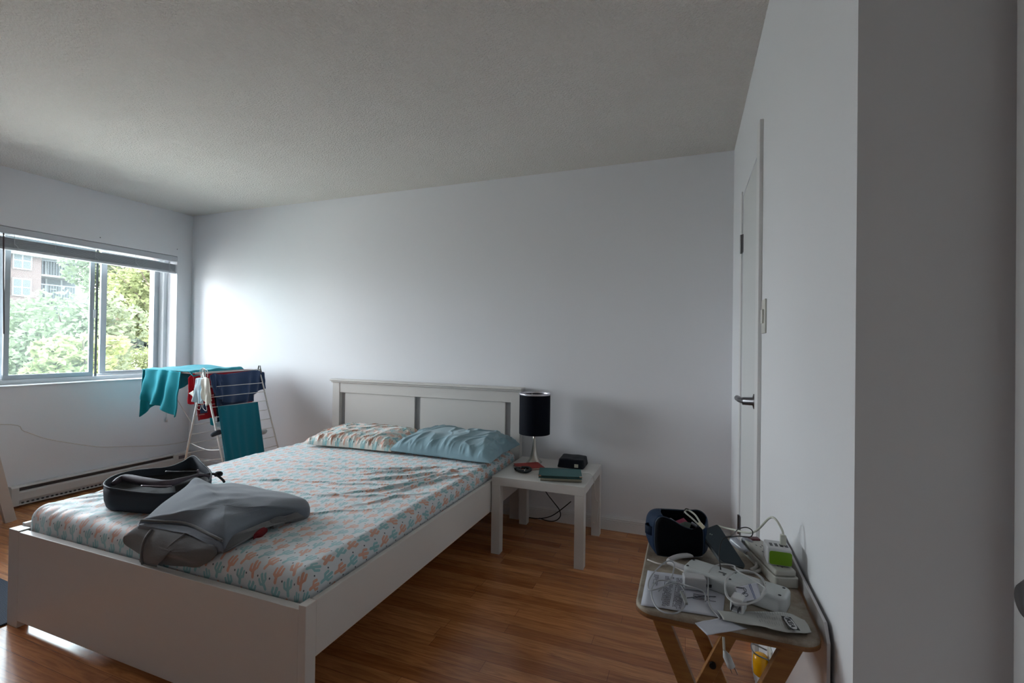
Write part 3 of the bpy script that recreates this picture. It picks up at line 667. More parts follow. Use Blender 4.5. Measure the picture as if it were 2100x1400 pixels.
cp2 = [ay(x, y, 3.09) for x, y in ((1171, 1028), (1150, 1045), (1130, 1058), (1106, 1063), (1085, 1061), (1065, 1060))]
for p in cp+cp2: p.z = max(p.z, .006)
cdm = mat('black_cord', '0B0B0E', .4)
MB().tube([(-.948, 3.0, TT-.06), cp[0]+V((0, 0, .06))]+cp, .0035, 8).build('power_cord', cdm, lp, smooth=True)
MB().tube(cp2, .0035, 8).build('power_cord', cdm, lp, smooth=True)
# ------------------------------------------------------------------ drying rack
RY0, RY1, RAX, RAZ = 2.52, 3.02, -3.487, 1.0
rack = thing('drying_rack', (-3.45, 2.77, 0), 'white folding clothes drying rack in the window corner', 'drying rack')
rm = mat('white_rack_wire', 'DCDAD6', .4)
FRX, FLX = -3.15, -3.745
def rx(z, side): return RAX + ((FRX if side > 0 else FLX)-RAX)*(RAZ-z)/RAZ
for side in (1, -1):
    fx = FRX if side > 0 else FLX
    for y in (RY0, RY1):
        MB().tube([(RAX, y, RAZ-.02), (fx, y, .006)], .0075 if y == RY0 else .006, 10, False).build('leg', rm, rack, smooth=True)
    MB().tube([(fx, RY0, .012), (fx, RY1, .012)], .006, 8, False).build('foot_bar', rm, rack, smooth=True)
    for k in range(9 if side > 0 else 8):
        z = .865-.075*k; x = rx(z, side)
        MB().tube([(x, RY0, z), (x, RY1, z)], .0026, 6, False).build('rod', rm, rack, smooth=True)
hgm = mat('rack_hinge', '8D8F8C', .5)
for y in (RY0, RY1):
    hg = MB(); hg.tube([(RAX-.022, y, RAZ-.05), (RAX-.006, y, RAZ+.012), (RAX+.006, y, RAZ+.012), (RAX+.024, y, RAZ-.05)], .0055, 8, False)
    hg.build('hinge_loop', hgm, rack, smooth=True)
MB().tube([(RAX, RY0, RAZ-.03), (RAX, RY1, RAZ-.02)], .004, 8, False).build('top_rod', rm, rack, smooth=True)
WX = -4.16; WZ = .972
for y in (RY0, RY1): MB().tube([(RAX, y, RAZ-.035), (WX, y, WZ)], .005, 8, False).build('wing_side', rm, rack, smooth=True)
for k in range(7):
    x = RAX-.09-(k)*(RAX-.09-WX)/6
    MB().tube([(x, RY0, WZ), (x, RY1, WZ+.004)], .0028, 6, False).build('rod', rm, rack, smooth=True)
jn = ay(393, 868, RY0)
MB().tube([ay(363, 818, RY0)+V((-.12, 0, .17)), ay(363, 818, RY0), jn], .003, 6, False).build('brace', rm, rack, smooth=True)
MB().tube([V((-3.9, RY1, WZ)), V((rx(.56, -1), RY1, .56))], .003, 6, False).build('brace', rm, rack, smooth=True)
a, b = V((rx(.40, -1)+.02, RY0+.01, .42)), V((rx(.40, 1), RY0+.01, .40))
MB().tube([a, a.lerp(b, .3)+V((0, 0, -.018)), a.lerp(b, .6)+V((0, 0, -.022)), b], .0038, 8).build('cross_strap', rm, rack, smooth=True)
MB().tube([V((rx(.27, -1), RY0, .26)), V((rx(.33, 1), RY0+.1, .33))], .0028, 6, False).build('cross_bar', rm, rack, smooth=True)
MB().tube([V((rx(.27, -1), RY0, .26)), V((rx(.22, 1), RY0, .22))], .0028, 6, False).build('cross_bar', rm, rack, smooth=True)

def cloth(name, top, bot, m, label, cat, folds=4, amp=.012, nrm=(0, -1, 0), th=.004, seed=0, group=None, nu=60, nv=40, mid=None, parent=None, sharp=1.0, tamp=.15):
    """hanging cloth between two polylines of 3D points"""
    T = catmull([V(p) for p in top], 8); Bm = catmull([V(p) for p in bot], 8)
    def at(P, t):
        f = t*(len(P)-1); i = min(int(f), len(P)-2); return P[i].lerp(P[i+1], f-i)
    nr = V(nrm)
    def fn(u, v):
        p = at(T, u).lerp(at(Bm, u), v)
        w_ = math.sin(u*folds*2*PI + seed + 1.5*fract((u*3, v*1.2, seed))) * (1-tamp*(1-v))
        a_ = amp*(tamp+(1-tamp)*v**.7)
        return p + nr*(a_*w_ + a_*.8*fract((u*6, v*3, seed+5))) 
    o = MB().grid(fn, nu, nv)
    ob = o.build(name, m, parent, smooth=True, solid=th)
    if parent is None: tag(ob, label, cat, group)
    return ob
tw = mat('teal_terry', '0796A6', .95, sheen=.12, bump=(900, .5, .0015)); tw2 = mat('teal_bath_terry', '056A7C', .95, sheen=.08, bump=(900, .5, .0015))
yf = RY0-.02
t1 = thing('towel', (-3.95, 2.75, .6), 'bright teal towel draped over the left wing of the drying rack', 'towel')
# top layer across the wing
def topfn(u, v):
    x = -4.175+u*.60; y = RY0-.02+v*(RY1-RY0-.03); z = WZ+.008+.006*abs(math.sin(v*3*PI+.4*math.sin(u*5)))+.022*(v**1.0)*(.6+.4*math.sin(u*7)) + .006*fract((u*5, v*9, 2))
    if u > .93: z -= (u-.93)*.5
    return V((x-.02*v, y, z))
MB().grid(topfn, 70, 50).build('top_layer', tw, t1, smooth=True, solid=.006)
cloth('front_flap', [ay(300, 759, yf), ay(330, 757, yf), ay(350, 760, yf), ay(372, 763, yf)], [ay(292, 818, yf), ay(303, 826, yf), ay(318, 830, yf), ay(330, 836, yf), ay(345, 848, yf), ay(362, 855, yf)], tw, '', '', 3, .018, parent=t1, th=.006, seed=1.0, tamp=.35)
cloth('left_flap', [V((-4.178, RY0-.01, WZ+.004)), V((-4.180, 2.62, WZ+.008)), V((-4.178, 2.74, WZ+.008))], [ay(287, 855, yf+.02), V((-4.20, 2.60, .66)), V((-4.18, 2.74, .74))], tw, '', '', 2, .012, (-1, 0, 0), parent=t1, th=.006, seed=2)
cloth('rear_flap', [ay(360, 762, RY0+.09), ay(385, 764, RY0+.09), ay(404, 764, RY0+.09)], [ay(364, 799, RY0+.09), ay(384, 789, RY0+.09), ay(402, 774, RY0+.09)], tw, '', '', 1, .008, parent=t1, th=.006, seed=4)
# red garment
red = mat('red_cotton', 'B01528', .85, sheen=.2); navy = mat('navy_cotton', '32486C', .9, sheen=.2, bump=(300, .2, .001)); dkt = mat('dark_teal_cotton', '0C2C3C', .9)
rd = thing('shirt', (-3.56, 2.77, .6), 'red shirt with a navy patch hanging inside the drying rack', 'shirt')
cloth('front_panel', [ax(396, 765, -3.58), ax(420, 763, -3.58), ax(500, 757, -3.58), ax(518, 757, -3.58)], [ax(407, 862, -3.57), ax(437, 855, -3.57), ax(480, 835, -3.57), ax(519, 824, -3.57)], red, '', '', 2, .012, (1, 0, 0), parent=rd, seed=3)
cloth('sleeve', [ax(402, 765, -3.62), ax(394, 768, -3.62), ax(386, 775, -3.62)], [ax(397, 827, -3.64), ax(390, 829, -3.64), ax(386, 826, -3.64)], mat('red_sleeve', 'CC2238', .85), '', '', 1, .014, (1, 0, 0), parent=rd, seed=6, nu=24)
cloth('navy_patch', [ax(410, 830, -3.558), ax(425, 828, -3.558)], [ax(411, 848, -3.558), ax(425, 846, -3.558)], navy, '', '', 1, .001, (1, 0, 0), parent=rd, nu=8, nv=6)
# navy garment over the top rod
nv = thing('trousers', (-3.48, 2.8, .7), 'navy blue garment folded over the top rod of the drying rack', 'garment')
cloth('front_leg', [ax(430, 772, -3.475), ax(445, 767, -3.47), ax(470, 767, -3.47), (ax(505, 761, -3.475)), ax(525, 759, -3.47), ax(541, 763, -3.46)], [ax(436, 805, -3.468), ax(452, 819, -3.465), ax(470, 826, -3.465), ax(500, 822, -3.465), ax(519, 808, -3.465), ax(542, 796, -3.455)], navy, '', '', 5, .014, (1, 0, 0), parent=nv, seed=1.4, nu=90, tamp=.5)
cloth('waist_fold', [ax(430, 770, -3.45), ax(440, 765, -3.44), ax(456, 770, -3.45)], [ax(434, 796, -3.45), ax(444, 797, -3.445), ax(456, 796, -3.45)], navy, '', '', 1, .02, (1, 0, 0), parent=nv, seed=.4, nu=30)
cloth('back_leg', [ax(436, 772, -3.51), ax(470, 766, -3.51), ax(520, 760, -3.51)], [ax(444, 832, -3.51), ax(480, 829, -3.51), ax(519, 822, -3.51)], navy, '', '', 3, .01, (1, 0, 0), parent=nv, seed=7)
cloth('shirt', [ax(434, 775, -3.54), ax(470, 770, -3.54), ax(500, 768, -3.54)], [ax(446, 868, -3.53), ax(460, 870, -3.53), ax(500, 850, -3.53)], dkt, 'very dark teal shirt hanging behind the navy garment on the drying rack', 'shirt', 3, .01, (1, 0, 0), seed=2)
# big teal towel on the front panel
cloth('bath_towel', [ax(447, 833, -3.366), ax(488, 829, -3.366), ax(528, 824, -3.366)], [ax(468, 990, -3.175), ax(504, 985, -3.175), ax(547, 978, -3.175)], tw2, 'deep teal bath towel hanging on the front of the drying rack', 'towel', 5, .006, (1, 0, .2), seed=2.2, th=.008, nu=80, tamp=.5)
# face masks
mk = mat('mask_blue', 'B9D3DE', .8); mk2 = mat('mask_white', 'DAD9D0', .8)
for i, (tp, bt, m_, lb_) in enumerate((
        ([(402, 776), (412, 774), (420, 778)], [(398, 822), (410, 828), (418, 820)], mk, 'pale blue face mask hanging from the near top hinge of the drying rack, left one'),
        ([(413, 776), (422, 773), (428, 776)], [(416, 818), (425, 832), (431, 822)], mk2, 'off white face mask hanging from the near top hinge of the drying rack, right one'))):
    y_ = RY0-.03-.012*i
    mo = cloth('face_mask', [ay(*q, y_) for q in tp], [ay(*q, y_-.01) for q in bt], m_, lb_, 'face mask', 1.5, .016, seed=i*2, th=.002, nu=30, nv=24, group='face masks on the drying rack')
    es = MB()
    q0 = ay(tp[1][0], tp[1][1], y_)
    es.tube([q0, q0+V((-.01, 0, .06)), V((RAX, RY0-.004, RAZ+.008)), q0+V((.015, 0, .05)), q0+V((.02, 0, 0))], .0014, 6)
    es.build('ear_loop', mat('white_elastic', 'E8E6E4', .6), mo, smooth=True); es = MB()
    lw_ = [(405, 824), (404, 836), (409, 840), (413, 832), (411, 822)] if i == 0 else [(417, 826), (416, 836), (422, 842), (424, 838), (420, 826)]
    es.tube([ay(*q, y_-.012) for q in lw_], .0014, 6)
    es.build('ear_loop', mat('white_elastic', 'E8E6E4', .6), mo, smooth=True)
ly = RY0-.025
cloth('face_mask', [ay(397, 800, ly), ay(393, 803, ly), ay(387, 806, ly)], [ay(400, 815, ly), ay(396, 813, ly), ay(391, 809, ly)], mk2, 'cream corner of a third folded face mask sticking out left of the other two', 'face mask', 1, .004, nu=10, nv=8)
# small things low on the rack
sk = mat('charcoal_sock', '2B3038', .9); skw = mat('light_sock', 'BFC2C4', .9)
def sock(pts, m_, stripes, label):
    P = [V(p) for p in pts]; o = tag(MB().tube(P, lambda t: .007+.012*math.sin(PI*(.12+.76*t)), 14).build('sock', m_, smooth=True), label, 'sock', 'socks drying on the rack')
    C_ = catmull(P, 6)
    for f in stripes:
        i = int(f*(len(C_)-2)); d = (C_[i+1]-C_[i]).normalized(); r = .0082+.012*math.sin(PI*(.12+.76*f))
        MB().tube([C_[i]-d*.004, C_[i]+d*.004], r, 14, False).build('stripe', mat('sock_stripe', 'D5D5D5' if m_ is sk else '22252B', .9), o, smooth=True)
sock([ax(434, 893, -3.325), ax(446, 887, -3.325), ax(462, 884, -3.32)], sk, (.75,), 'charcoal sock with its toe sticking out left of the bath towel')
sock([ax(528, 884, -3.40), ax(540, 886, -3.40), ax(546, 882, -3.40)], skw, (.72, .88), 'light striped sock poking out right of the bath towel')
cloth('cloth', [ax(440, 868, -3.40), ax(450, 864, -3.40), ax(460, 862, -3.40)], [ax(443, 876, -3.40), ax(450, 877, -3.40), ax(462, 876, -3.40)], mat('white_cloth', 'D9DEE0', .9), 'small white cloth hanging low on the rack left of the bath towel', 'cloth', 1, .006, (1, 0, 0), nu=16, nv=10)
cloth('cloth', [ax(430, 856, -3.5), ax(440, 858, -3.5)], [ax(432, 871, -3.5), ax(440, 873, -3.5)], tw, 'tiny bright teal cloth behind the near leg of the rack', 'cloth', 1, .004, (1, 0, 0), nu=12, nv=10)

# ------------------------------------------------------------------ tray table by the right wall
TZ = .69
tray = thing('tray_table', (.0685, 1.21, 0), 'small folding wooden tray table by the right wall, cluttered with chargers', 'folding table')
def tray_mat():
    m = mat('worn_tray_wood', 'A69880', .55); n = m.node_tree.nodes; l = m.node_tree.links; b = n['Principled BSDF']
    t = n.new('ShaderNodeTexCoord'); n1 = n.new('ShaderNodeTexNoise'); n1.inputs['Scale'].default_value = 11; n1.inputs['Detail'].default_value = 12; n1.inputs['Roughness'].default_value = .78
    l.new(t.outputs['Object'], n1.inputs[0]); cr = n.new('ShaderNodeValToRGB'); e = cr.color_ramp.elements
    e[0].position = .30; e[0].color = lin('6E5B48'); e[1].position = .68; e[1].color = lin('B4AC9C'); x = e.new(.46); x.color = lin('96897A')
    l.new(n1.outputs[0], cr.inputs[0]); l.new(cr.outputs[0], b.inputs['Base Color']); return m
def wood(name, c1, c2, sc=(6, 6, 40)):
    m = mat(name, c1, .5); n = m.node_tree.nodes; l = m.node_tree.links; b = n['Principled BSDF']
    t = n.new('ShaderNodeTexCoord'); mp = n.new('ShaderNodeMapping'); mp.inputs['Scale'].default_value = sc; n1 = n.new('ShaderNodeTexNoise'); n1.inputs['Scale'].default_value = 2; n1.inputs['Detail'].default_value = 5
    l.new(t.outputs['Object'], mp.inputs[0]); l.new(mp.outputs[0], n1.inputs[0]); cr = n.new('ShaderNodeValToRGB'); cr.color_ramp.elements[0].position = .35; cr.color_ramp.elements[0].color = lin(c2)
    cr.color_ramp.elements[1].position = .65; cr.color_ramp.elements[1].color = lin(c1); l.new(n1.outputs[0], cr.inputs[0]); l.new(cr.outputs[0], b.inputs['Base Color']); return m
TM = rotz(0, (.0685, 1.21, 0))
tp_ = MB(); tp_.prism(rrect(-.1665, -.226, .1665, .226, .04, 8), TZ-.019, TZ, TM)
tp_.build('tray_top', tray_mat(), tray, bevel=.005, bseg=3)
em = MB(); em.prism(rrect(-.1675, -.227, .1675, .227, .041, 8), TZ-.0165, TZ-.0085, TM); em.build('edge_band', wood('tray_edge', '8E6238', '6D4526'), tray)
ow = wood('orange_pine', 'A2703A', '86572B')
for s_ in (-1, 1):
    yy = s_*.168
    for d_ in (-1, 1):
        off_ = d_*.010
        MB().bar(TM @ V((-.125*d_, yy+off_, TZ-.03)), TM @ V((.16*d_, yy+off_, .0)), .018, .034, (0, 0, 1)).build('leg', ow, tray, bevel=.002)
    MB().lathe([(.0085, -.026), (.0085, .026)], TM @ V((.0, yy, .38)), 14, 'y').build('bolt', mat('dark_bolt', '2B2C2C', .4, .7), tray)
for d_ in (-1, 1): MB().bar(TM @ V((-.125*d_, -.145, TZ-.0335)), TM @ V((-.125*d_, .205, TZ-.0335)), .02, .028).build('top_runner', ow, tray, bevel=.002)
for s_ in (-1, 1): MB().bar(TM @ V((-.13, s_*.195, TZ-.027)), TM @ V((.13, s_*.195, TZ-.027)), .016, .014).build('cross_rail', ow, tray, bevel=.001)
MB().bar(TM @ V((.155, -.158, .09)), TM @ V((.155, .158, .09)), .02, .03).build('stretcher', ow, tray, bevel=.002)
MB().bar(TM @ V((-.13, -.158, .12)), TM @ V((-.13, .158, .12)), .02, .03).build('stretcher', ow, tray, bevel=.002)
# glossy board behind it
bo = MB(); bo.prism([(.995, 0), (1.46, 0), (1.46, .716), (1.02, .716), (.997, .690)], 0, .006, Matrix(((0, 0, 1, .2395), (1, 0, 0, 0), (0, 1, 0, 0), (0, 0, 0, 1))))
tag(bo.build('board', mat('glossy_white_board', 'C9C6C6', .12), bevel=.001), 'thin glossy white board standing on edge between the tray table and the wall', 'board')
# yellow plug-in low on the right wall
fc = ax(1566, 1357, .232)
fr_ = thing('air_freshener', (XR, fc.y, fc.z), 'small yellow plug-in with a wire guard low on the wall behind the tray table', 'air freshener')
MB().box((XR-.006, fc.y-.035, fc.z-.055), (XR, fc.y+.035, fc.z+.055)).build('wall_plate', mat('switch_plastic'), fr_, bevel=.002)
MB().lathe([(.012, -.045), (.020, -.038), (.022, 0), (.020, .018), (.010, .024), (0, .025)], (XR-.029, fc.y, fc.z), 20).build('body', mat('yellow_gel', 'E9A70C', .25), fr_, smooth=True)
MB().tube([(XR-.008, fc.y-.026, fc.z+.024), (XR-.05, fc.y-.024, fc.z+.036), (XR-.05, fc.y+.024, fc.z+.036), (XR-.008, fc.y+.026, fc.z+.024)], .0022, 6).build('wire_guard', steel, fr_, smooth=True)

def T(px, py, h=0): return az(px, py, TZ+h)
# ---- papers
def sheet(name, px, z, m, label=None, cat=None, parent=None, th=.0004, wav=.0, group=None):
    q = [T(x, y, z) for x, y in px]
    mb = MB()
    if len(q) == 4:
        mb.grid(lambda u, v: q[0].lerp(q[1], u).lerp(q[3].lerp(q[2], u), v)+V((0, 0, wav*fract((u*3, v*3, z*900)))), 14, 14)
    else: mb.add(q, [tuple(range(len(q)))])
    o = mb.build(name, m, parent, smooth=True, solid=th)
    if parent is None: tag(o, label, cat, group)
    return o
pw_ = mat('paper_white', 'C6C8D2', .7); pg = mat('paper_grey', 'BFBFBF', .7); ink = mat('ink', '2C2E38', .7)
lf_px = [(1328, 1169), (1490, 1192), (1482, 1266), (1314, 1240)]
leaf = sheet('leaflet', lf_px, .002, pw_, 'printed white instruction leaflet lying on the left of the tray table', 'leaflet', wav=.0015)
q = [T(x, y, .0035) for x, y in lf_px]
def lq(u, v): return q[0].lerp(q[1], u).lerp(q[3].lerp(q[2], u), v)
tx = MB(); random.seed(3)
for c_ in range(3):
    for row in range(7 if c_ else 4):
        u0 = .10+c_*.145+row*.0165
        v = .10
        while v < (.42 if c_ == 0 else .92):
            L = random.uniform(.02, .06)
            if random.random() > .12:
                a, b = lq(u0, v), lq(u0+.006, v); c2, d2 = lq(u0+.006, v+L), lq(u0, v+L); tx.add([a, b, c2, d2], [(0, 1, 2, 3)])
            v += L+.015
for row in range(5):
    v = .15+.03*row
    a, b = lq(.62, v+.35), lq(.62+random.uniform(.15, .3), v+.35); c2, d2 = b+(lq(.6, .01)-lq(.6, 0)), a+(lq(.6, .01)-lq(.6, 0)); tx.add([a, b, c2, d2], [(0, 1, 2, 3)])
tx.build('printed_text', ink, leaf, solid=.0003)
sheet('paper', [(1425, 1277), (1478, 1266), (1533, 1288), (1450, 1302)], .0016, pw_, 'small blank white paper hanging over the front edge of the tray table', 'paper', wav=.001)
# paper tape with logo
tape_px = [(1469, 1250, .006), (1500, 1254, .008), (1543, 1253, .006), (1575, 1254, .008), (1607, 1255, .010), (1630, 1262, .010), (1650, 1271, .008), (1664, 1296, .004), (1645, 1298, .007), (1618, 1296, .011), (1592, 1292, .013), (1562, 1284, .012), (1527, 1279, .008), (1483, 1271, .006)]
tv = [T(x, y, z) for x, y, z in tape_px]; n = 7
tA = catmull(tv[:7], 6); tB = catmull([tv[13], tv[12], tv[11], tv[10], tv[9], tv[8], tv[7]], 6)
mb = MB(); NN = len(tA)
mb.grid(lambda u, v: tA[round(u*(NN-1))].lerp(tB[round(u*(NN-1))], v)+V((0, 0, .0025*math.sin(v*PI)+.0012*fract((u*7, v*3, 1)))), NN-1, 8)
tape = tag(mb.build('paper_tape', mat('tape_paper', 'B9BAB6', .8), smooth=True, solid=.0004), 'strip of printed paper tape with a black and white logo on the tray table', 'paper tape')
l0, l1, l2, l3 = T(1602, 1264, .0165), T(1621, 1264, .0155), T(1641, 1291.5, .0155), T(1621, 1291, .0165)   # short edge top, then bottom
eu = ((l3-l0)+(l2-l1))/2; LL = eu.length; eu.normalize(); ev = ((l1-l0)+(l2-l3))/2; LS = ev.length; ev = (ev-eu*ev.dot(eu)); ev.normalize(); en = eu.cross(ev).normalized()
if en.z < 0: en = -en
cen = (l0+l1+l2+l3)/4
LM = Matrix(((eu.x, ev.x, en.x, cen.x), (eu.y, ev.y, en.y, cen.y), (eu.z, ev.z, en.z, cen.z), (0, 0, 0, 1)))
LS = LL*.40
mb = MB(); mb.box((-LL/2, -LS/2, 0), (LL/2, LS/2, .0003), LM); lg = mb.build('logo_panel', mat('logo_black', '15161A', .6), tape)
mb = MB(); mb.prism([(LL*.46*math.copysign(abs(math.cos(a))**.75, math.cos(a)), LS*.44*math.copysign(abs(math.sin(a))**.8, math.sin(a))) for a in [2*PI*k/40 for k in range(40)]], .0003, .0006, LM)
mb.build('logo_oval', mat('logo_white', 'C4C5C8', .6), tape)
tk = MB()
for q_ in range(12, 27):
    for a_ in range(3):
        v0 = .12+.28*a_+.04*math.sin(q_*2.1+a_); p0 = tA[q_].lerp(tB[q_], v0)+V((0, 0, .0042)); p1 = tA[q_].lerp(tB[q_], v0+.16)+V((0, 0, .0042)); dq = (tA[q_+1]-tA[q_])*.22
        tk.add([p0, p0+dq, p1+dq, p1], [(0, 1, 2, 3)])
tk.build('printed_marks', mat('faint_print', '9C9D9C', .8), tape)
cu_ = bpy.data.curves.new('t', 'FONT'); cu_.body = 'IKEA'; cu_.size = 1; cu_.extrude = .01; cu_.offset = .03; cu_.align_x = 'CENTER'; cu_.align_y = 'CENTER'
to = bpy.data.objects.new('t', cu_); COL.objects.link(to); bpy.context.view_layer.update()
me_ = bpy.data.meshes.new_from_object(to.evaluated_get(bpy.context.evaluated_depsgraph_get()))
vs = [v_.co.copy() for v_ in me_.vertices]; fs = [tuple(p.vertices) for p in me_.polygons]; bpy.data.objects.remove(to)
xs = [v_.x for v_ in vs]; ys = [v_.y for v_ in vs]; sc_x = LL*.74/(max(xs)-min(xs)); sc_y = LS*.52/(max(ys)-min(ys))
mxx, myy = (max(xs)+min(xs))/2, (max(ys)+min(ys))/2
sgn = 1 if eu.cross(ev).z > 0 else -1
mb = MB(); mb.add([LM @ V(((v_.x-mxx)*sc_x, (v_.y-myy)*sc_y, .0008+v_.z*.01)) for v_ in vs], fs); mb.build('logo_letters', mat('logo_black'), tape)
# card with blue stripes
cd = sheet('card', [(1505, 1205), (1553, 1194), (1561, 1226), (1525, 1234)], .0365, pw_, 'small white card with blue stripes and a line drawing under the coiled cable', 'card')
cq = [T(x, y, .037) for x, y in [(1505, 1205), (1553, 1194), (1561, 1226), (1525, 1234)]]
def cqf(u, v, dz=.0006): return cq[0].lerp(cq[1], u).lerp(cq[3].lerp(cq[2], u), v)+V((0, 0, dz))
mb = MB()
for u0, u1 in ((.62, .645), (.68, .705)): mb.add([cqf(u0, 0), cqf(u1, 0), cqf(u1, 1), cqf(u0, 1)], [(0, 1, 2, 3)])
mb.build('blue_stripes', mat('stripe_blue', '28407E', .6), cd)
mb = MB(); mb.tube([cqf(.1+.28*abs(math.sin(a))+.05*math.sin(3*a), .3+.25*math.cos(a)+.05*math.cos(5*a)) for a in [k*PI/8 for k in range(16)]], .0005, 5, True, True)
mb.tube([cqf(.3+.1*math.cos(a), .62+.1*math.sin(a)) for a in [k*PI/4 for k in range(8)]], .0005, 5, True, True)
mb.build('line_drawing', ink, cd)

# ---- power strips
pm = mat('strip_plastic_cool', 'C2C6C6', .4); pm2 = mat('strip_plastic_warm', 'B9B8B0', .4); hole = mat('dark_hole', '3A3C3E', .6)
sp1 = thing('power_strip', T(1510, 1195), 'white power strip lying face down across the tray, screw holes and hanging slots showing', 'power strip')
A_ = T(1418, 1158, .03); B_ = T(1606, 1218, .03); dv_ = (B_-A_); Ls = dv_.length+.02; an = math.degrees(math.atan2(dv_.y, dv_.x)); mc = (A_+B_)/2; mc.z = TZ+.0005
SM = rotz(an, mc)
mb = MB(); mb.prism(rrect(-Ls/2, -.031, Ls/2, .031, .014, 6), 0, .034, SM); mb.build('housing', pm, sp1, bevel=.006, bseg=3)
for u in (-.46, -.02, .44):
    for v in (-.019, .019): MB().lathe([(.003, 0), (.003, .0008)], SM @ V((u*Ls, v, .0338)), 10).build('screw_hole', hole, sp1)
for u in (-.12, .26):
    mb = MB(); mb.box((u*Ls-.008, -.002, .0338), (u*Ls+.008, .002, .0345), SM); mb.box((u*Ls+.002, -.007, .0338), (u*Ls+.006, .003, .0345), SM @ rotz(12)); mb.build('keyhole_slot', mat('slot_grey', '5C5E60', .6), sp1)
mb = MB(); e0 = SM @ V((-Ls/2+.002, .005, .016)); mb.tube([e0, e0+V((-.03, .012, 0)), e0+V((-.045, .03, -.002)), e0+V((-.02, .07, -.003)), e0+V((.03, .10, -.003))], .006, 10); mb.build('cord', mat('strip_cord', 'C9C6C8', .35), sp1, smooth=True)
# upright strip with outlets
sp2 = thing('power_strip', T(1580, 1160), 'warm white power strip with outlets facing up along the wall side of the tray', 'power strip')
A_ = T(1548, 1122, .02); B_ = T(1607, 1180, .02); dv_ = B_-A_; Ls = dv_.length+.035; an = math.degrees(math.atan2(dv_.y, dv_.x)); mc = (A_+B_)/2; mc.z = TZ+.0005
S2 = rotz(an, mc)
mb = MB(); mb.prism(rrect(-Ls/2, -.026, Ls/2, .026, .008, 5), 0, .022, S2); mb.build('housing', pm2, sp2, bevel=.002)
mb = MB(); mb.prism(rrect(-Ls/2+.006, -.023, Ls/2-.006, .023, .006, 5), .022, .036, S2); mb.build('top_shell', pm2, sp2, bevel=.004, bseg=3)
mb = MB(); mb.box((-Ls/2-.004, -.016, .010), (-Ls/2+.016, .016, .040), S2); mb.build('rocker_switch', mat('red_black_switch', '5A2028', .35), sp2, bevel=.003)
for k in range(4):
    u = -Ls/2+.045+k*.036; mb = MB()
    for v in (-.008, .006): mb.box((u-.0035, v-.001, .0358), (u+.0035, v+.001, .0364), S2)
    mb.lathe([(.0022, 0), (.0022, .0005)], S2 @ V((u+.008, -.001, .0358)), 8); mb.build('outlet', mat('outlet_slot', '55565A', .6), sp2)
# usb charger plugged in
uc = thing('usb_charger', T(1600, 1150, .03), 'cube USB charger with a bright green front plugged into the power strip', 'charger')
uq = ay(1608, 1146, T(1612, 1160, .036).y-.015)
ux = S2 @ V((Ls/2-.05, 0, .036))
UM = rotz(2, ux)
mb = MB(); mb.box((-.024, -.026, .001), (.026, .026, .040), UM); mb.build('body', mat('charger_white', 'CFD0D2', .4), uc, bevel=.004, bseg=3)
mb = MB(); mb.prism(rrect(-.020, .004, .0255, .034, .005, 4), 0, .002, UM @ Matrix(((1, 0, 0, 0), (0, 0, -1, -.0262), (0, 1, 0, 0), (0, 0, 0, 1)))); mb.build('green_face', mat('lime_plastic', '6E9A12', .4), uc, bevel=.0008)
mb = MB()
for k in range(4): mb.box((-.016+k*.0105, -.012, .0398), (-.010+k*.0105, .004, .0406), UM)
mb.build('usb_port', mat('port_dark', '3A3B3F', .4, .3), uc)
# white plug and cable from the charger to the phone
cw = mat('charger_cable_white', 'C7C8BC', .4)
ptop = UM @ V((.012, -.003, .0405))
wc = tag(MB().tube([ptop+V((0, 0, .016)), ptop+V((-.002, .004, .035)), ptop+V((-.02, .03, .052)), ay(1545, 1091, 1.33), ay(1500, 1085, 1.40), ay(1472, 1078, 1.42)], .0026, 8).build('charging_cable', cw, smooth=True), 'white charging cable arching from the green charger back past the bag', 'cable')
mb = MB(); mb.box((-.0065, -.004, 0), (.0065, .004, .024), Matrix.Translation(ptop+V((0, 0, .0004)))); mb.build('usb_plug', cw, wc, bevel=.002)

# ---- toiletry bag
tb = thing('toiletry_bag', T(1385, 1135), 'open navy toiletry bag at the far left of the tray table', 'toiletry bag')
nvm = mat('navy_bag_fabric', '04070F', .75, spec=.15, bump=(400, .25, .001)); nvl = mat('navy_bag_light', '0A1D33', .7, spec=.2, bump=(400, .25, .001))
yf_, yb_ = 1.252, 1.335; fl = V((-.071, yf_, TZ))
def zy(px, py, y): return ay(px, py, y).z
def bline(px, y): return [V((q_.x, y, max(q_.z, TZ+.001))) for q_ in (ay(a_, b_, y) for a_, b_ in px)]
fr_px = [(1436, 1139), (1400, 1141), (1356, 1140), (1347, 1134), (1343, 1110), (1344, 1080), (1347, 1067), (1355, 1060), (1366, 1061), (1380, 1067), (1395, 1076), (1410, 1083), (1424, 1085), (1434, 1080), (1440, 1084), (1442, 1105), (1441, 1130)]
bk_px = [(1446, 1122), (1400, 1122), (1345, 1124), (1332, 1118), (1326, 1095), (1326, 1066), (1331, 1051), (1343, 1044), (1365, 1044), (1385, 1045), (1400, 1046), (1415, 1046), (1430, 1046), (1441, 1051), (1449, 1062), (1452, 1085), (1451, 1110)]
FRL = catmull(bline(fr_px, yf_), 5, True); BKL = catmull(bline(bk_px, yb_), 5, True); n = len(FRL)
for L_ in (FRL, BKL):
    for q_ in L_: q_.z = max(q_.z, TZ+.001)
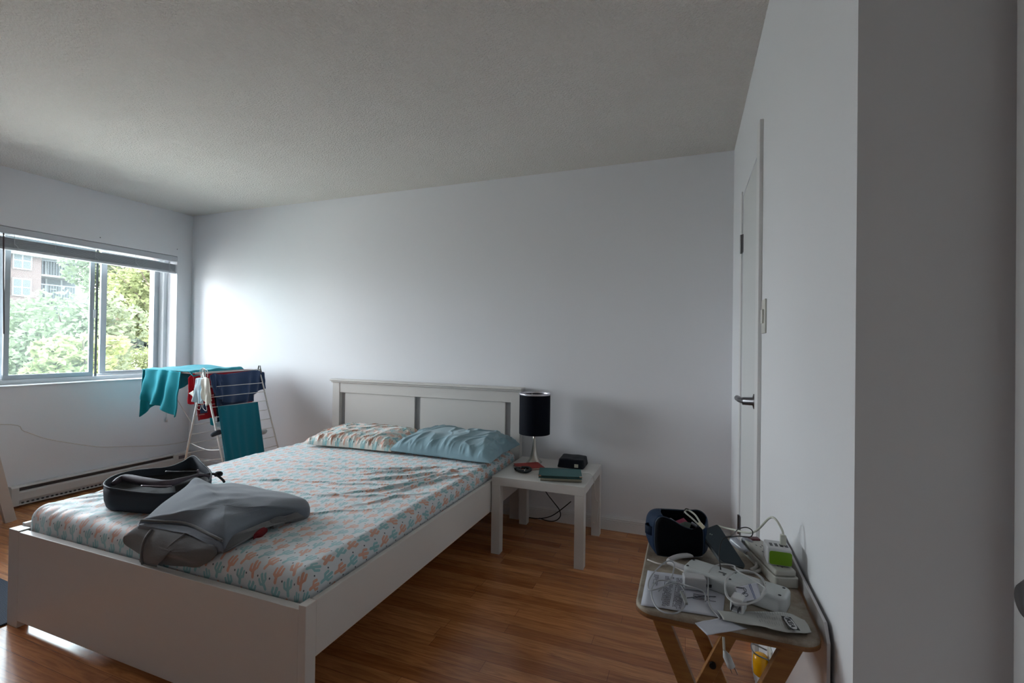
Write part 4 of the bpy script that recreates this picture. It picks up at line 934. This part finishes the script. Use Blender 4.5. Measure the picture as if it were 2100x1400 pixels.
def panel(nm, L_, m_, bow, sgn_):
    c_ = sum(L_, V((0, 0, 0)))/n; vs = []
    for k_ in range(7): vs += [c_.lerp(q_, k_/6)+V((0, sgn_*bow*(1-(k_/6)**2), 0)) for q_ in L_]
    return MB().add(vs, [(a*n+b, a*n+(b+1) % n, (a+1)*n+(b+1) % n, (a+1)*n+b) for a in range(6) for b in range(n)]).build(nm, m_, tb, smooth=True, solid=.003)
panel('front_panel', FRL, nvm, .006, -1); panel('back_panel', BKL, nvm, .003, 1)
vs = []; open_ = range(8*5-2, 14*5)
for k_ in range(7): vs += [FRL[a].lerp(BKL[a], k_/6)+V((-.004*math.sin(PI*k_/6) if FRL[a].x < -.03 else .003*math.sin(PI*k_/6), 0, 0)) for a in range(n)]
MB().add(vs, [(a*n+b, a*n+(b+1) % n, (a+1)*n+(b+1) % n, (a+1)*n+b) for a in range(6) for b in range(n) if b not in open_]).build('gusset', mat('navy_gusset', '0A2440', .65, spec=.2, bump=(400, .25, .001)), tb, smooth=True, solid=.003)
MB().tube(FRL, .0018, 6, False, True).build('piping', mat('piping_grey', '2C3A4A', .5), tb, smooth=True)
MB().tube(BKL, .0018, 6, False, True).build('piping', mat('piping_grey'), tb, smooth=True)
MB().box((fl.x+.004, yf_+.006, TZ+.045), (fl.x+.10, yb_-.006, TZ+.048)).build('lining', blk, tb)
hz = zy(1320, 1082, fl.y+.03)
hs = MB(); hs.grid(lambda u, v: V((fl.x-.004-.026*math.sin(PI*u)**.5, fl.y+.014+.036*u, hz-.011+.022*v)), 16, 3); hs.build('side_handle', nvl, tb, smooth=True, solid=.003)
for (a, b, m_, nm) in ((1352, 1381, mat('packet_white', 'B9BBC0', .5), 'tissue_packet'), (1384, 1407, mat('packet_pink', 'A84A68', .5), 'pink_sachet'), (1392, 1416, mat('card_green', '7F8F86', .5), 'green_card'), (1418, 1430, mat('tube_grey', '8C8F9A', .4), 'metal_tube')):
    pass
def inbag(name, px, m_, label, cat):
    q_ = [ay(x, y, yy) for x, y, yy in px]; return tag(MB().add(q_, [tuple(range(len(q_)))]).build(name, m_, solid=.003, bevel=0), label, cat)
ym = fl.y+.03
inbag('tissue_packet', [(1351, 1061, ym), (1376, 1062, ym+.02), (1394, 1074, ym), (1390, 1090, ym), (1351, 1085, ym)], mat('packet_white', 'B9BBC0', .5), 'white tissue packet sticking out of the toiletry bag', 'packet')
inbag('sachet', [(1384, 1069, ym+.02), (1402, 1062, ym+.03), (1410, 1070, ym+.02), (1404, 1084, ym+.01), (1390, 1084, ym+.01)], mat('packet_pink', 'A84A68', .5), 'pink sachet inside the toiletry bag', 'sachet')
inbag('card', [(1392, 1074, ym+.004), (1405, 1069, ym+.008), (1418, 1072, ym+.006), (1412, 1090, ym), (1396, 1090, ym)], mat('card_green', '93A299', .5), 'pale green card in front of the pink sachet in the toiletry bag', 'card')
tag(MB().tube([ay(1418, 1072, ym+.01), ay(1429, 1079, ym+.005)], .004, 10, False).build('tube', mat('tube_grey', '8C8F9A', .3, .6), smooth=True), 'small silver tube in the toiletry bag beside the cards', 'tube')
# looped white cable resting on the bag
lc = tag(MB().tube([ay(1436, 1078, fl.y+.0), ay(1420, 1063, fl.y+.01), ay(1406, 1051, fl.y+.02), ay(1405, 1047, fl.y+.03), ay(1412, 1046, fl.y+.03), ay(1426, 1056, fl.y+.015), ay(1438, 1075, fl.y+.0)], .0022, 8).build('charging_cable', cw, smooth=True), 'folded white cable with its plug resting on top of the toiletry bag', 'cable')
pa, pb = ay(1433, 1071, fl.y-.004), ay(1444, 1083, fl.y-.012)
MB().bar(pa, pb, .009, .005, (0, -1, 0)).build('plug', mat('plug_cream', 'CFC9B2', .4), lc, bevel=.001)
# phone leaning against the bag
ph = thing('smartphone', T(1495, 1160), 'dark teal smartphone leaning against the toiletry bag', 'smartphone')
tl_ = ay(1433, 1090, 1.285); bl_ = T(1479, 1154, .020); br_ = T(1530, 1166, .005); tr_ = ay(1471, 1076, 1.305)
X_ = (br_-bl_).normalized(); Y_ = (tl_-bl_).normalized(); Z_ = X_.cross(Y_).normalized(); Wp, Lp = .066, (tl_-bl_).length
def pq(x, y, z): u, v = x/Wp+.5, y/Lp+.5; return bl_.lerp(br_, u).lerp(tl_.lerp(tr_, u), v)+Z_*z
def pslab(o_, z0, z1): n_ = len(o_); return MB().add([pq(x, y, z0) for x, y in o_]+[pq(x, y, z1) for x, y in o_], [tuple(range(n_-1, -1, -1)), tuple(range(n_, 2*n_))]+[(q_, (q_+1) % n_, n_+(q_+1) % n_, n_+q_) for q_ in range(n_)])
pslab(rrect(-Wp/2, -Lp/2, Wp/2, Lp/2, .008, 6), -.004, .003).build('edge_frame', mat('phone_edge', '6A7274', .3, .5), ph, bevel=.001)
pslab(rrect(-Wp/2+.001, -Lp/2+.001, Wp/2-.0005, Lp/2-.0005, .0075, 6), .003, .0044).build('back_cover', mat('phone_teal', '0E2630', .4), ph, bevel=.0005)
em_ = mat('emblem_grey', '9AA29A', .4)
for x0_, y0_e in ((-.010, -.016), (-.006, -.0185)): pslab([(x0_-.002, Lp/2+y0_e-.0015), (x0_+.002, Lp/2+y0_e-.001), (x0_+.002, Lp/2+y0_e+.0015), (x0_-.002, Lp/2+y0_e+.001)], .0045, .005).build('emblem', em_, ph)
# thin black cord loop
tag(MB().tube([ay(1402, 1052, fl.y+.02), ay(1406, 1043, fl.y+.03), ay(1414, 1045, fl.y+.03)], .0013, 6).build('cord', cdm, smooth=True), 'short black cord loop above the toiletry bag', 'cord')
lp_ = [(1478, 1168), (1475, 1135), (1482, 1106), (1500, 1098), (1514, 1085), (1530, 1081), (1542, 1087), (1543, 1096), (1536, 1101), (1515, 1099), (1495, 1101), (1480, 1097), (1466, 1085)]
tag(MB().tube([ay(x, y, 1.15+.02*i if i < 4 else 1.25+.01*i) for i, (x, y) in enumerate(lp_)], .0013, 6).build('earphone_cord', cdm, smooth=True), 'thin black looped cord winding over the phone and the power strip', 'cord')
# clear white plug and thick cord
pl_ = thing('power_plug', T(1520, 1115), 'translucent white plug with thick looped cord beside the upright power strip', 'plug')
a, b = T(1505, 1108, .025), T(1532, 1132, .02)
mb = MB(); mb.tube([a, a.lerp(b, .5), b], lambda t: .013-.006*t, 12); mb.build('plug_body', mat('plug_clear', 'B9BCC6', .25), pl_, smooth=True)
mb = MB(); mb.tube([b, T(1545, 1145, .012), T(1556, 1158, .008), T(1562, 1166, .006), T(1550, 1172, .006), T(1520, 1170, .006), T(1500, 1160, .006)], .0042, 10); mb.tube([T(1536, 1130, .014), T(1548, 1143, .01), T(1552, 1160, .01), T(1540, 1168, .012)], .004, 8)
mb.build('cord', mat('thick_white_cord', 'B5B3B0', .4), pl_, smooth=True)
mb = MB()
d_ = (a-b).normalized()
for s_ in (-.006, .006): mb.bar(a+V((s_*.7, s_*.7, .0)), a+V((s_*.7, s_*.7, 0))+d_*.016, .0015, .006)
mb.build('prong', mat('prong_metal', 'C8C8C4', .25, 1), pl_)
mb = MB(); mb.tube([T(1528, 1107, .03), T(1540, 1115, .03), T(1545, 1126, .022)], lambda t: .011-.004*t, 12)
tag(mb.build('power_plug', mat('plug_grey', '8E8F95', .35), smooth=True), 'grey white plug wedged against the switch end of the power strip', 'plug')

# ---- small adapters and cables in front
ad = thing('power_adapter', T(1500, 1245), 'white cube power adapter with a metal prong lying in front of the card', 'adapter')
aq = T(1510, 1258, .010); AM = rotz(-18, aq) @ Matrix.Translation((0, .0195, 0))
mb = MB(); mb.box((-.0125, -.019, 0), (.0125, .013, .028), AM); mb.build('body', mat('adapter_white', 'CFD1D2', .35), ad, bevel=.004, bseg=3)
mb = MB(); mb.box((-.009, -.0195, .005), (.009, -.019, .021), AM); mb.build('end_face', mat('adapter_face', 'A2A3A6', .4), ad)
mb = MB()
for s_ in (-.006, .006): mb.box((s_-.0008, -.034, .010), (s_+.0008, -.019, .016), AM)
mb.build('prong', mat('prong_dark', '4A4B4F', .3, .9), ad)
bx_ = thing('charger_box', T(1425, 1200), 'small plain white rectangular charger on the leaflet', 'charger')
q0, q1 = T(1401, 1208, .004), T(1447, 1213, .004); dd_ = q1-q0
an = math.degrees(math.atan2(dd_.y, dd_.x)); BM_ = rotz(an, q0.lerp(q1, .5)+V((0, .012, 0)))
mb = MB(); mb.box((-dd_.length/2, -.012, 0), (dd_.length/2, .016, .026), BM_); mb.build('body', mat('charger_grey_white', 'C0C0C2', .4), bx_, bevel=.003)
mb = MB(); mb.box((dd_.length/2, -.004, .006), (dd_.length/2+.012, -.002, .012), BM_); mb.box((dd_.length/2, .006, .006), (dd_.length/2+.012, .008, .012), BM_); mb.build('prong', mat('prong_dark'), bx_)
thin = mat('thin_cable', 'A9AAAE', .4)
c1_ = [(1447, 1232, .012), (1444, 1214, .012), (1420, 1204, .02), (1382, 1193, .012), (1350, 1190, .008), (1337, 1205, .006), (1338, 1228, .006), (1352, 1250, .006), (1380, 1258, .010), (1400, 1248, .008), (1407, 1228, .01), (1400, 1205, .012), (1385, 1195, .018), (1345, 1208, .014), (1330, 1207, .010), (1333, 1185, .02), (1352, 1162, .03), (1370, 1150, .035), (1382, 1155, .03), (1380, 1175, .02), (1372, 1192, .015), (1350, 1212, .006)]
o1 = tag(MB().tube([T(*p) for p in c1_], .0016, 8).build('usb_cable', thin, smooth=True), 'thin light grey cable coiled on the printed leaflet', 'cable')
MB().bar(T(1397, 1213, .012), T(1408, 1238, .012), .006, .005).build('connector', mat('connector_grey', '9A9B98', .3, .3), o1, bevel=.001)
c2_ = [(1328, 1147, .0), (1352, 1156, .003), (1375, 1158, .005), (1400, 1170, .006), (1412, 1175, .010)]
tag(MB().tube([T(x, y, z+.003) for x, y, z in c2_], .0018, 8).build('cable', mat('cream_cable'), smooth=True), 'cream cable crossing the left edge of the tray in front of the toiletry bag', 'cable')
c3_ = [(1477, 1268, .004), (1455, 1240, .006), (1452, 1200, .02), (1455, 1170, .036), (1475, 1157, .04), (1505, 1160, .04), (1512, 1170, .045)]
r3 = []
for k in range(26):
    a = k*2*PI/12; r = 1+.04*math.sin(k*1.7); r3.append((1527+41*r*math.cos(a), 1204+35*r*math.sin(a), .040+.002*math.sin(k)))
tag(MB().tube([T(x, y, z) for x, y, z in c3_+r3], .0016, 8).build('usb_cable', mat('thin_cable2', 'B0B0B0', .4), smooth=True), 'thin grey cable coiled in rings over the face down power strip', 'cable')
c4_ = [(1405, 1226, .006), (1425, 1224, .006), (1440, 1222, .008), (1468, 1223, .006)]
tag(MB().tube([T(*p) for p in c4_], .001, 6).build('wire', mat('dark_wire', '55565C', .4), smooth=True), 'short dark thin wire lying across the leaflet', 'wire')
# plug dangling under the tray
dg = thing('power_plug', ay(1493, 1352, 1.30), 'white plug hanging by its cord below the tray table', 'plug')
a, b = ay(1485, 1333, 1.30), ay(1500, 1367, 1.30)
mb = MB(); mb.tube([a, a.lerp(b, .35), a.lerp(b, .7), b], lambda t: .003+.0065*min(1, t*3), 12, False); mb.build('plug_body', mat('plug_white', 'C3C7C8', .4), dg, smooth=True)
mb = MB(); d_ = (b-a).normalized()
for s_ in (-.005, .007): mb.bar(b+V((s_, 0, 0)), b+V((s_, 0, 0))+d_*.016, .0016, .005, (0, 1, 0))
mb.build('prong', mat('prong_brass', '6A4A38', .3, .8), dg)
MB().tube([a, a+V((-.004, .01, .05)), a+V((-.02, .04, .10)), a+V((-.02, .08, TZ-.03-a.z))], .0028, 8).build('cord', cw, dg, smooth=True)

# ------------------------------------------------------------------ outside
grass = mat('lawn', 'B4B2A8', .9, vary=(.6, .1)); GZ = -.6
struct(MB().box((-160, -60, GZ-.3), (XO-.12, 160, GZ)).build('ground_outside', grass, origin=(0, 0, GZ)))
struct(MB().box((-24, -30, GZ), (-19, 90, GZ+.02)).build('path_outside', mat('pavement', '8C8884', .9)))
leafm = []
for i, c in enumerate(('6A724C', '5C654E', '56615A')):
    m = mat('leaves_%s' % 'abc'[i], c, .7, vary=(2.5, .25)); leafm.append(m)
for m in leafm:
    n_, l_ = m.node_tree.nodes, m.node_tree.links; b_ = n_['Principled BSDF']; tl__ = n_.new('ShaderNodeBsdfTranslucent'); mx_ = n_.new('ShaderNodeMixShader')
    l_.new(b_.inputs['Base Color'].links[0].from_socket, tl__.inputs[0]); l_.new(b_.outputs[0], mx_.inputs[1]); l_.new(tl__.outputs[0], mx_.inputs[2]); mx_.inputs[0].default_value = .5
    l_.new(mx_.outputs[0], n_['Material Output'].inputs[0])
bark = mat('bark', '4A4238', .9)
def tree(base, h, r, cz, m, label, n=5000, seed=0, ls=.16, group='trees outside the window', name='tree', trunk=.14, cat='tree'):
    rnd = random.Random(seed); o = thing(name, base, label, cat, group); b = V(base)
    if trunk:
        mb = MB(); mb.tube([b, b+V((.1, 0, h*.3)), b+V((0, .1, h*.6)), b+V((.05, 0, h*.9))], lambda t: trunk*(1-.8*t), 8)
        for k in range(7):
            a = rnd.uniform(0, 6.28); z0_ = h*rnd.uniform(.3, .7); q_ = b+V((0, 0, z0_)); mb.tube([q_, q_+V((math.cos(a)*r*.4, math.sin(a)*r*.4, h*.12)), q_+V((math.cos(a)*r*.8, math.sin(a)*r*.8, h*.22))], lambda t: trunk*.35*(1-.8*t), 5)
        mb.build('trunk', bark, o, smooth=True)
    blobs = []
    for k in range(26):
        a = rnd.uniform(0, 6.28); rr = r*math.sqrt(rnd.random())*.8; zz = rnd.uniform(-.8, .9)
        blobs.append((V((math.cos(a)*rr*(1-.3*abs(zz)), math.sin(a)*rr*(1-.3*abs(zz)), cz+zz*(h-cz)*.85)), r*rnd.uniform(.22, .42)))
    mb = MB(); vs = []; fs = []
    for k in range(n):
        c_, br_ = rnd.choice(blobs); d = V((rnd.gauss(0, 1), rnd.gauss(0, 1), rnd.gauss(0, 1))).normalized()
        p = b+c_+d*br_*rnd.uniform(.75, 1.05); p.z = max(p.z, b.z+.05)
        u = V((rnd.gauss(0, 1), rnd.gauss(0, 1), rnd.gauss(0, .6))).normalized(); v = u.cross(V((rnd.gauss(0, 1), rnd.gauss(0, 1), rnd.gauss(0, 1)))).normalized(); s = ls*rnd.uniform(.6, 1.2)
        i0 = len(vs); vs += [p-u*s, p-v*s*.5, p+u*s, p+v*s*.5]; fs.append((i0, i0+1, i0+2, i0+3))
    mb.add(vs, fs); mb.build('foliage', m, o)
    return o
def gp(px, dist):     # ground point seen in column px at horizontal distance
    d = ray(px, 700); d.z = 0; d.normalize(); return V((d.x*dist, d.y*dist, GZ))
tree(gp(322, 22), 6.5, 1.7, 4.0, leafm[0], 'yellow green tree standing closest outside the right window pane', 9000, 1, .10)
tree(gp(238, 32), 9.5, 2.6, 6.0, leafm[1], 'tall grey green tree in the left half of the right window pane', 7000, 2, .15)
tree(gp(352, 30), 9, 2.4, 5.0, leafm[0], 'light green tree behind the nearest one at the right edge of the window', 5000, 3, .18)
tree(gp(132, 20), 3.0, 2.2, 1.6, leafm[1], 'broad green tree outside the left part of the hazy window pane', 9000, 4, .10)
tree(gp(42, 24), 3.0, 1.9, 1.4, leafm[1], 'low green tree at the bottom left of the hazy window pane', 8000, 5, .10)
tree(gp(165, 15), 2.1, 1.1, 1.1, leafm[0], 'small pale green shrub in front of the trees in the hazy window pane', 3000, 9, .1, trunk=.05)
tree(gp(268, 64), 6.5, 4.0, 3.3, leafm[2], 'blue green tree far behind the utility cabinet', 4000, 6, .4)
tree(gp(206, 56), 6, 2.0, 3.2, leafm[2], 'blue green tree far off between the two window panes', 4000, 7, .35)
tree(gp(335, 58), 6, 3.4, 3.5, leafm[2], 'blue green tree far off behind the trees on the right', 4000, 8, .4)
for px, dist, r, sd, lb_ in ((285, 33, 1.1, 11, 'round yellow green shrub right of the utility cabinet'), (226, 34, .9, 12, 'grey green shrub left of the utility cabinet'), (258, 26, .55, 13, 'small shrub in front of the utility cabinet'), (318, 37, 1.1, 14, 'shrub on the lawn at the right edge of the window')):
    tree(gp(px, dist), r*1.1, r, r*.55, leafm[0], lb_, 2500, sd, .07, 'shrubs on the lawn', 'shrub', 0, 'shrub')
ub = thing('utility_cabinet', gp(246, 36), 'grey green utility cabinet standing on the lawn outside', 'utility cabinet')
g = gp(246, 36); UB = rotz(math.degrees(math.atan2(g.y, g.x))+90, g)
MB().box((-.55, -.4, 0), (.55, .4, 1.0), UB).build('housing', mat('cabinet_green', '4C544F', .6), ub, bevel=.03)
MB().box((-.58, -.43, 1.0), (.58, .43, 1.08), UB).build('lid', mat('cabinet_lid', '59605C', .6), ub, bevel=.02)
mb = MB(); mb.prism([(.12*math.cos(a), .12*math.sin(a)) for a in [k*PI/8 for k in range(16)]], 0, .01, UB @ Matrix(((1, 0, 0, .2), (0, 0, -1, -.41), (0, 1, 0, .72), (0, 0, 0, 1)))); mb.build('round_sticker', mat('sticker_white', 'F0F0F0', .6), ub)
# brick apartment house seen through the hazy pane
BXp = -38.0
def by(px): return ax(px, 690, BXp).y
def bz(px, py): return ax(px, py, BXp).z
hs = thing('apartment_house', (BXp, by(90), GZ), 'pale brick apartment house with balconies behind the hazy window pane', 'building')
bk = brick_mat('house_brick', '3E2E2B', '392A28', '423C3A', 1, 'Y')
y0_, y1_, y2_ = by(-20), by(82), by(182); zt = bz(80, 528)
MB().box((BXp-9, y0_, GZ), (BXp, y1_, zt)).build('brick_wing', bk, hs)
MB().box((BXp-9, y1_, GZ), (BXp-1.6, y2_, zt-.2)).build('recessed_wing', mat('house_grey_wall', '38373C', .8), hs)
MB().box((BXp-9.3, y0_-.3, zt), (BXp+.3, y2_+.3, zt+.25)).build('roof_edge', mat('house_cream', '504E4C', .8), hs)
wf = mat('house_white_frame', '5A5A5A', .5); gls = mat('house_glass', '2C3032', .7)
for zz in (bz(40, 607), bz(40, 662), bz(40, 552)):
    for px in (-6, 42):
        y = by(px); f = MB(); f.box((BXp, y-.44, zz), (BXp+.06, y+.44, zz+1.1)); fo = f.build('window', wf, hs)
        for a, b in ((-.38, -.04), (.04, .38)):
            for c, d in ((.08, .52), (.58, 1.02)): MB().box((BXp+.06, y+a, zz+c), (BXp+.075, y+b, zz+d)).build('pane', gls, fo)
for zz in (bz(120, 655), bz(120, 612)-.05, bz(120, 565)):
    MB().box((BXp-1.6, y1_+.05, zz-.12), (BXp-.1, y2_-.1, zz)).build('balcony_slab', mat('house_cream'), hs)
    rb_ = MB(); rb_.box((BXp-.16, y1_+.05, zz+.85), (BXp-.1, y2_-.1, zz+.92)); y = y1_+.1
    while y < y2_-.1: rb_.box((BXp-.14, y, zz), (BXp-.12, y+.02, zz+.85)); y += .14
    rb_.build('railing', mat('rail_grey', '3C3E42', .5), hs)
    dz_ = MB(); dz_.box((BXp-1.6, y1_+.9, zz), (BXp-1.55, y1_+2.6, zz+1.5)); fo = dz_.build('balcony_door', wf, hs)
    for a in (1.0, 1.8): MB().box((BXp-1.55, y1_+a, zz+.1), (BXp-1.54, y1_+a+.7, zz+1.4)).build('pane', gls, fo)
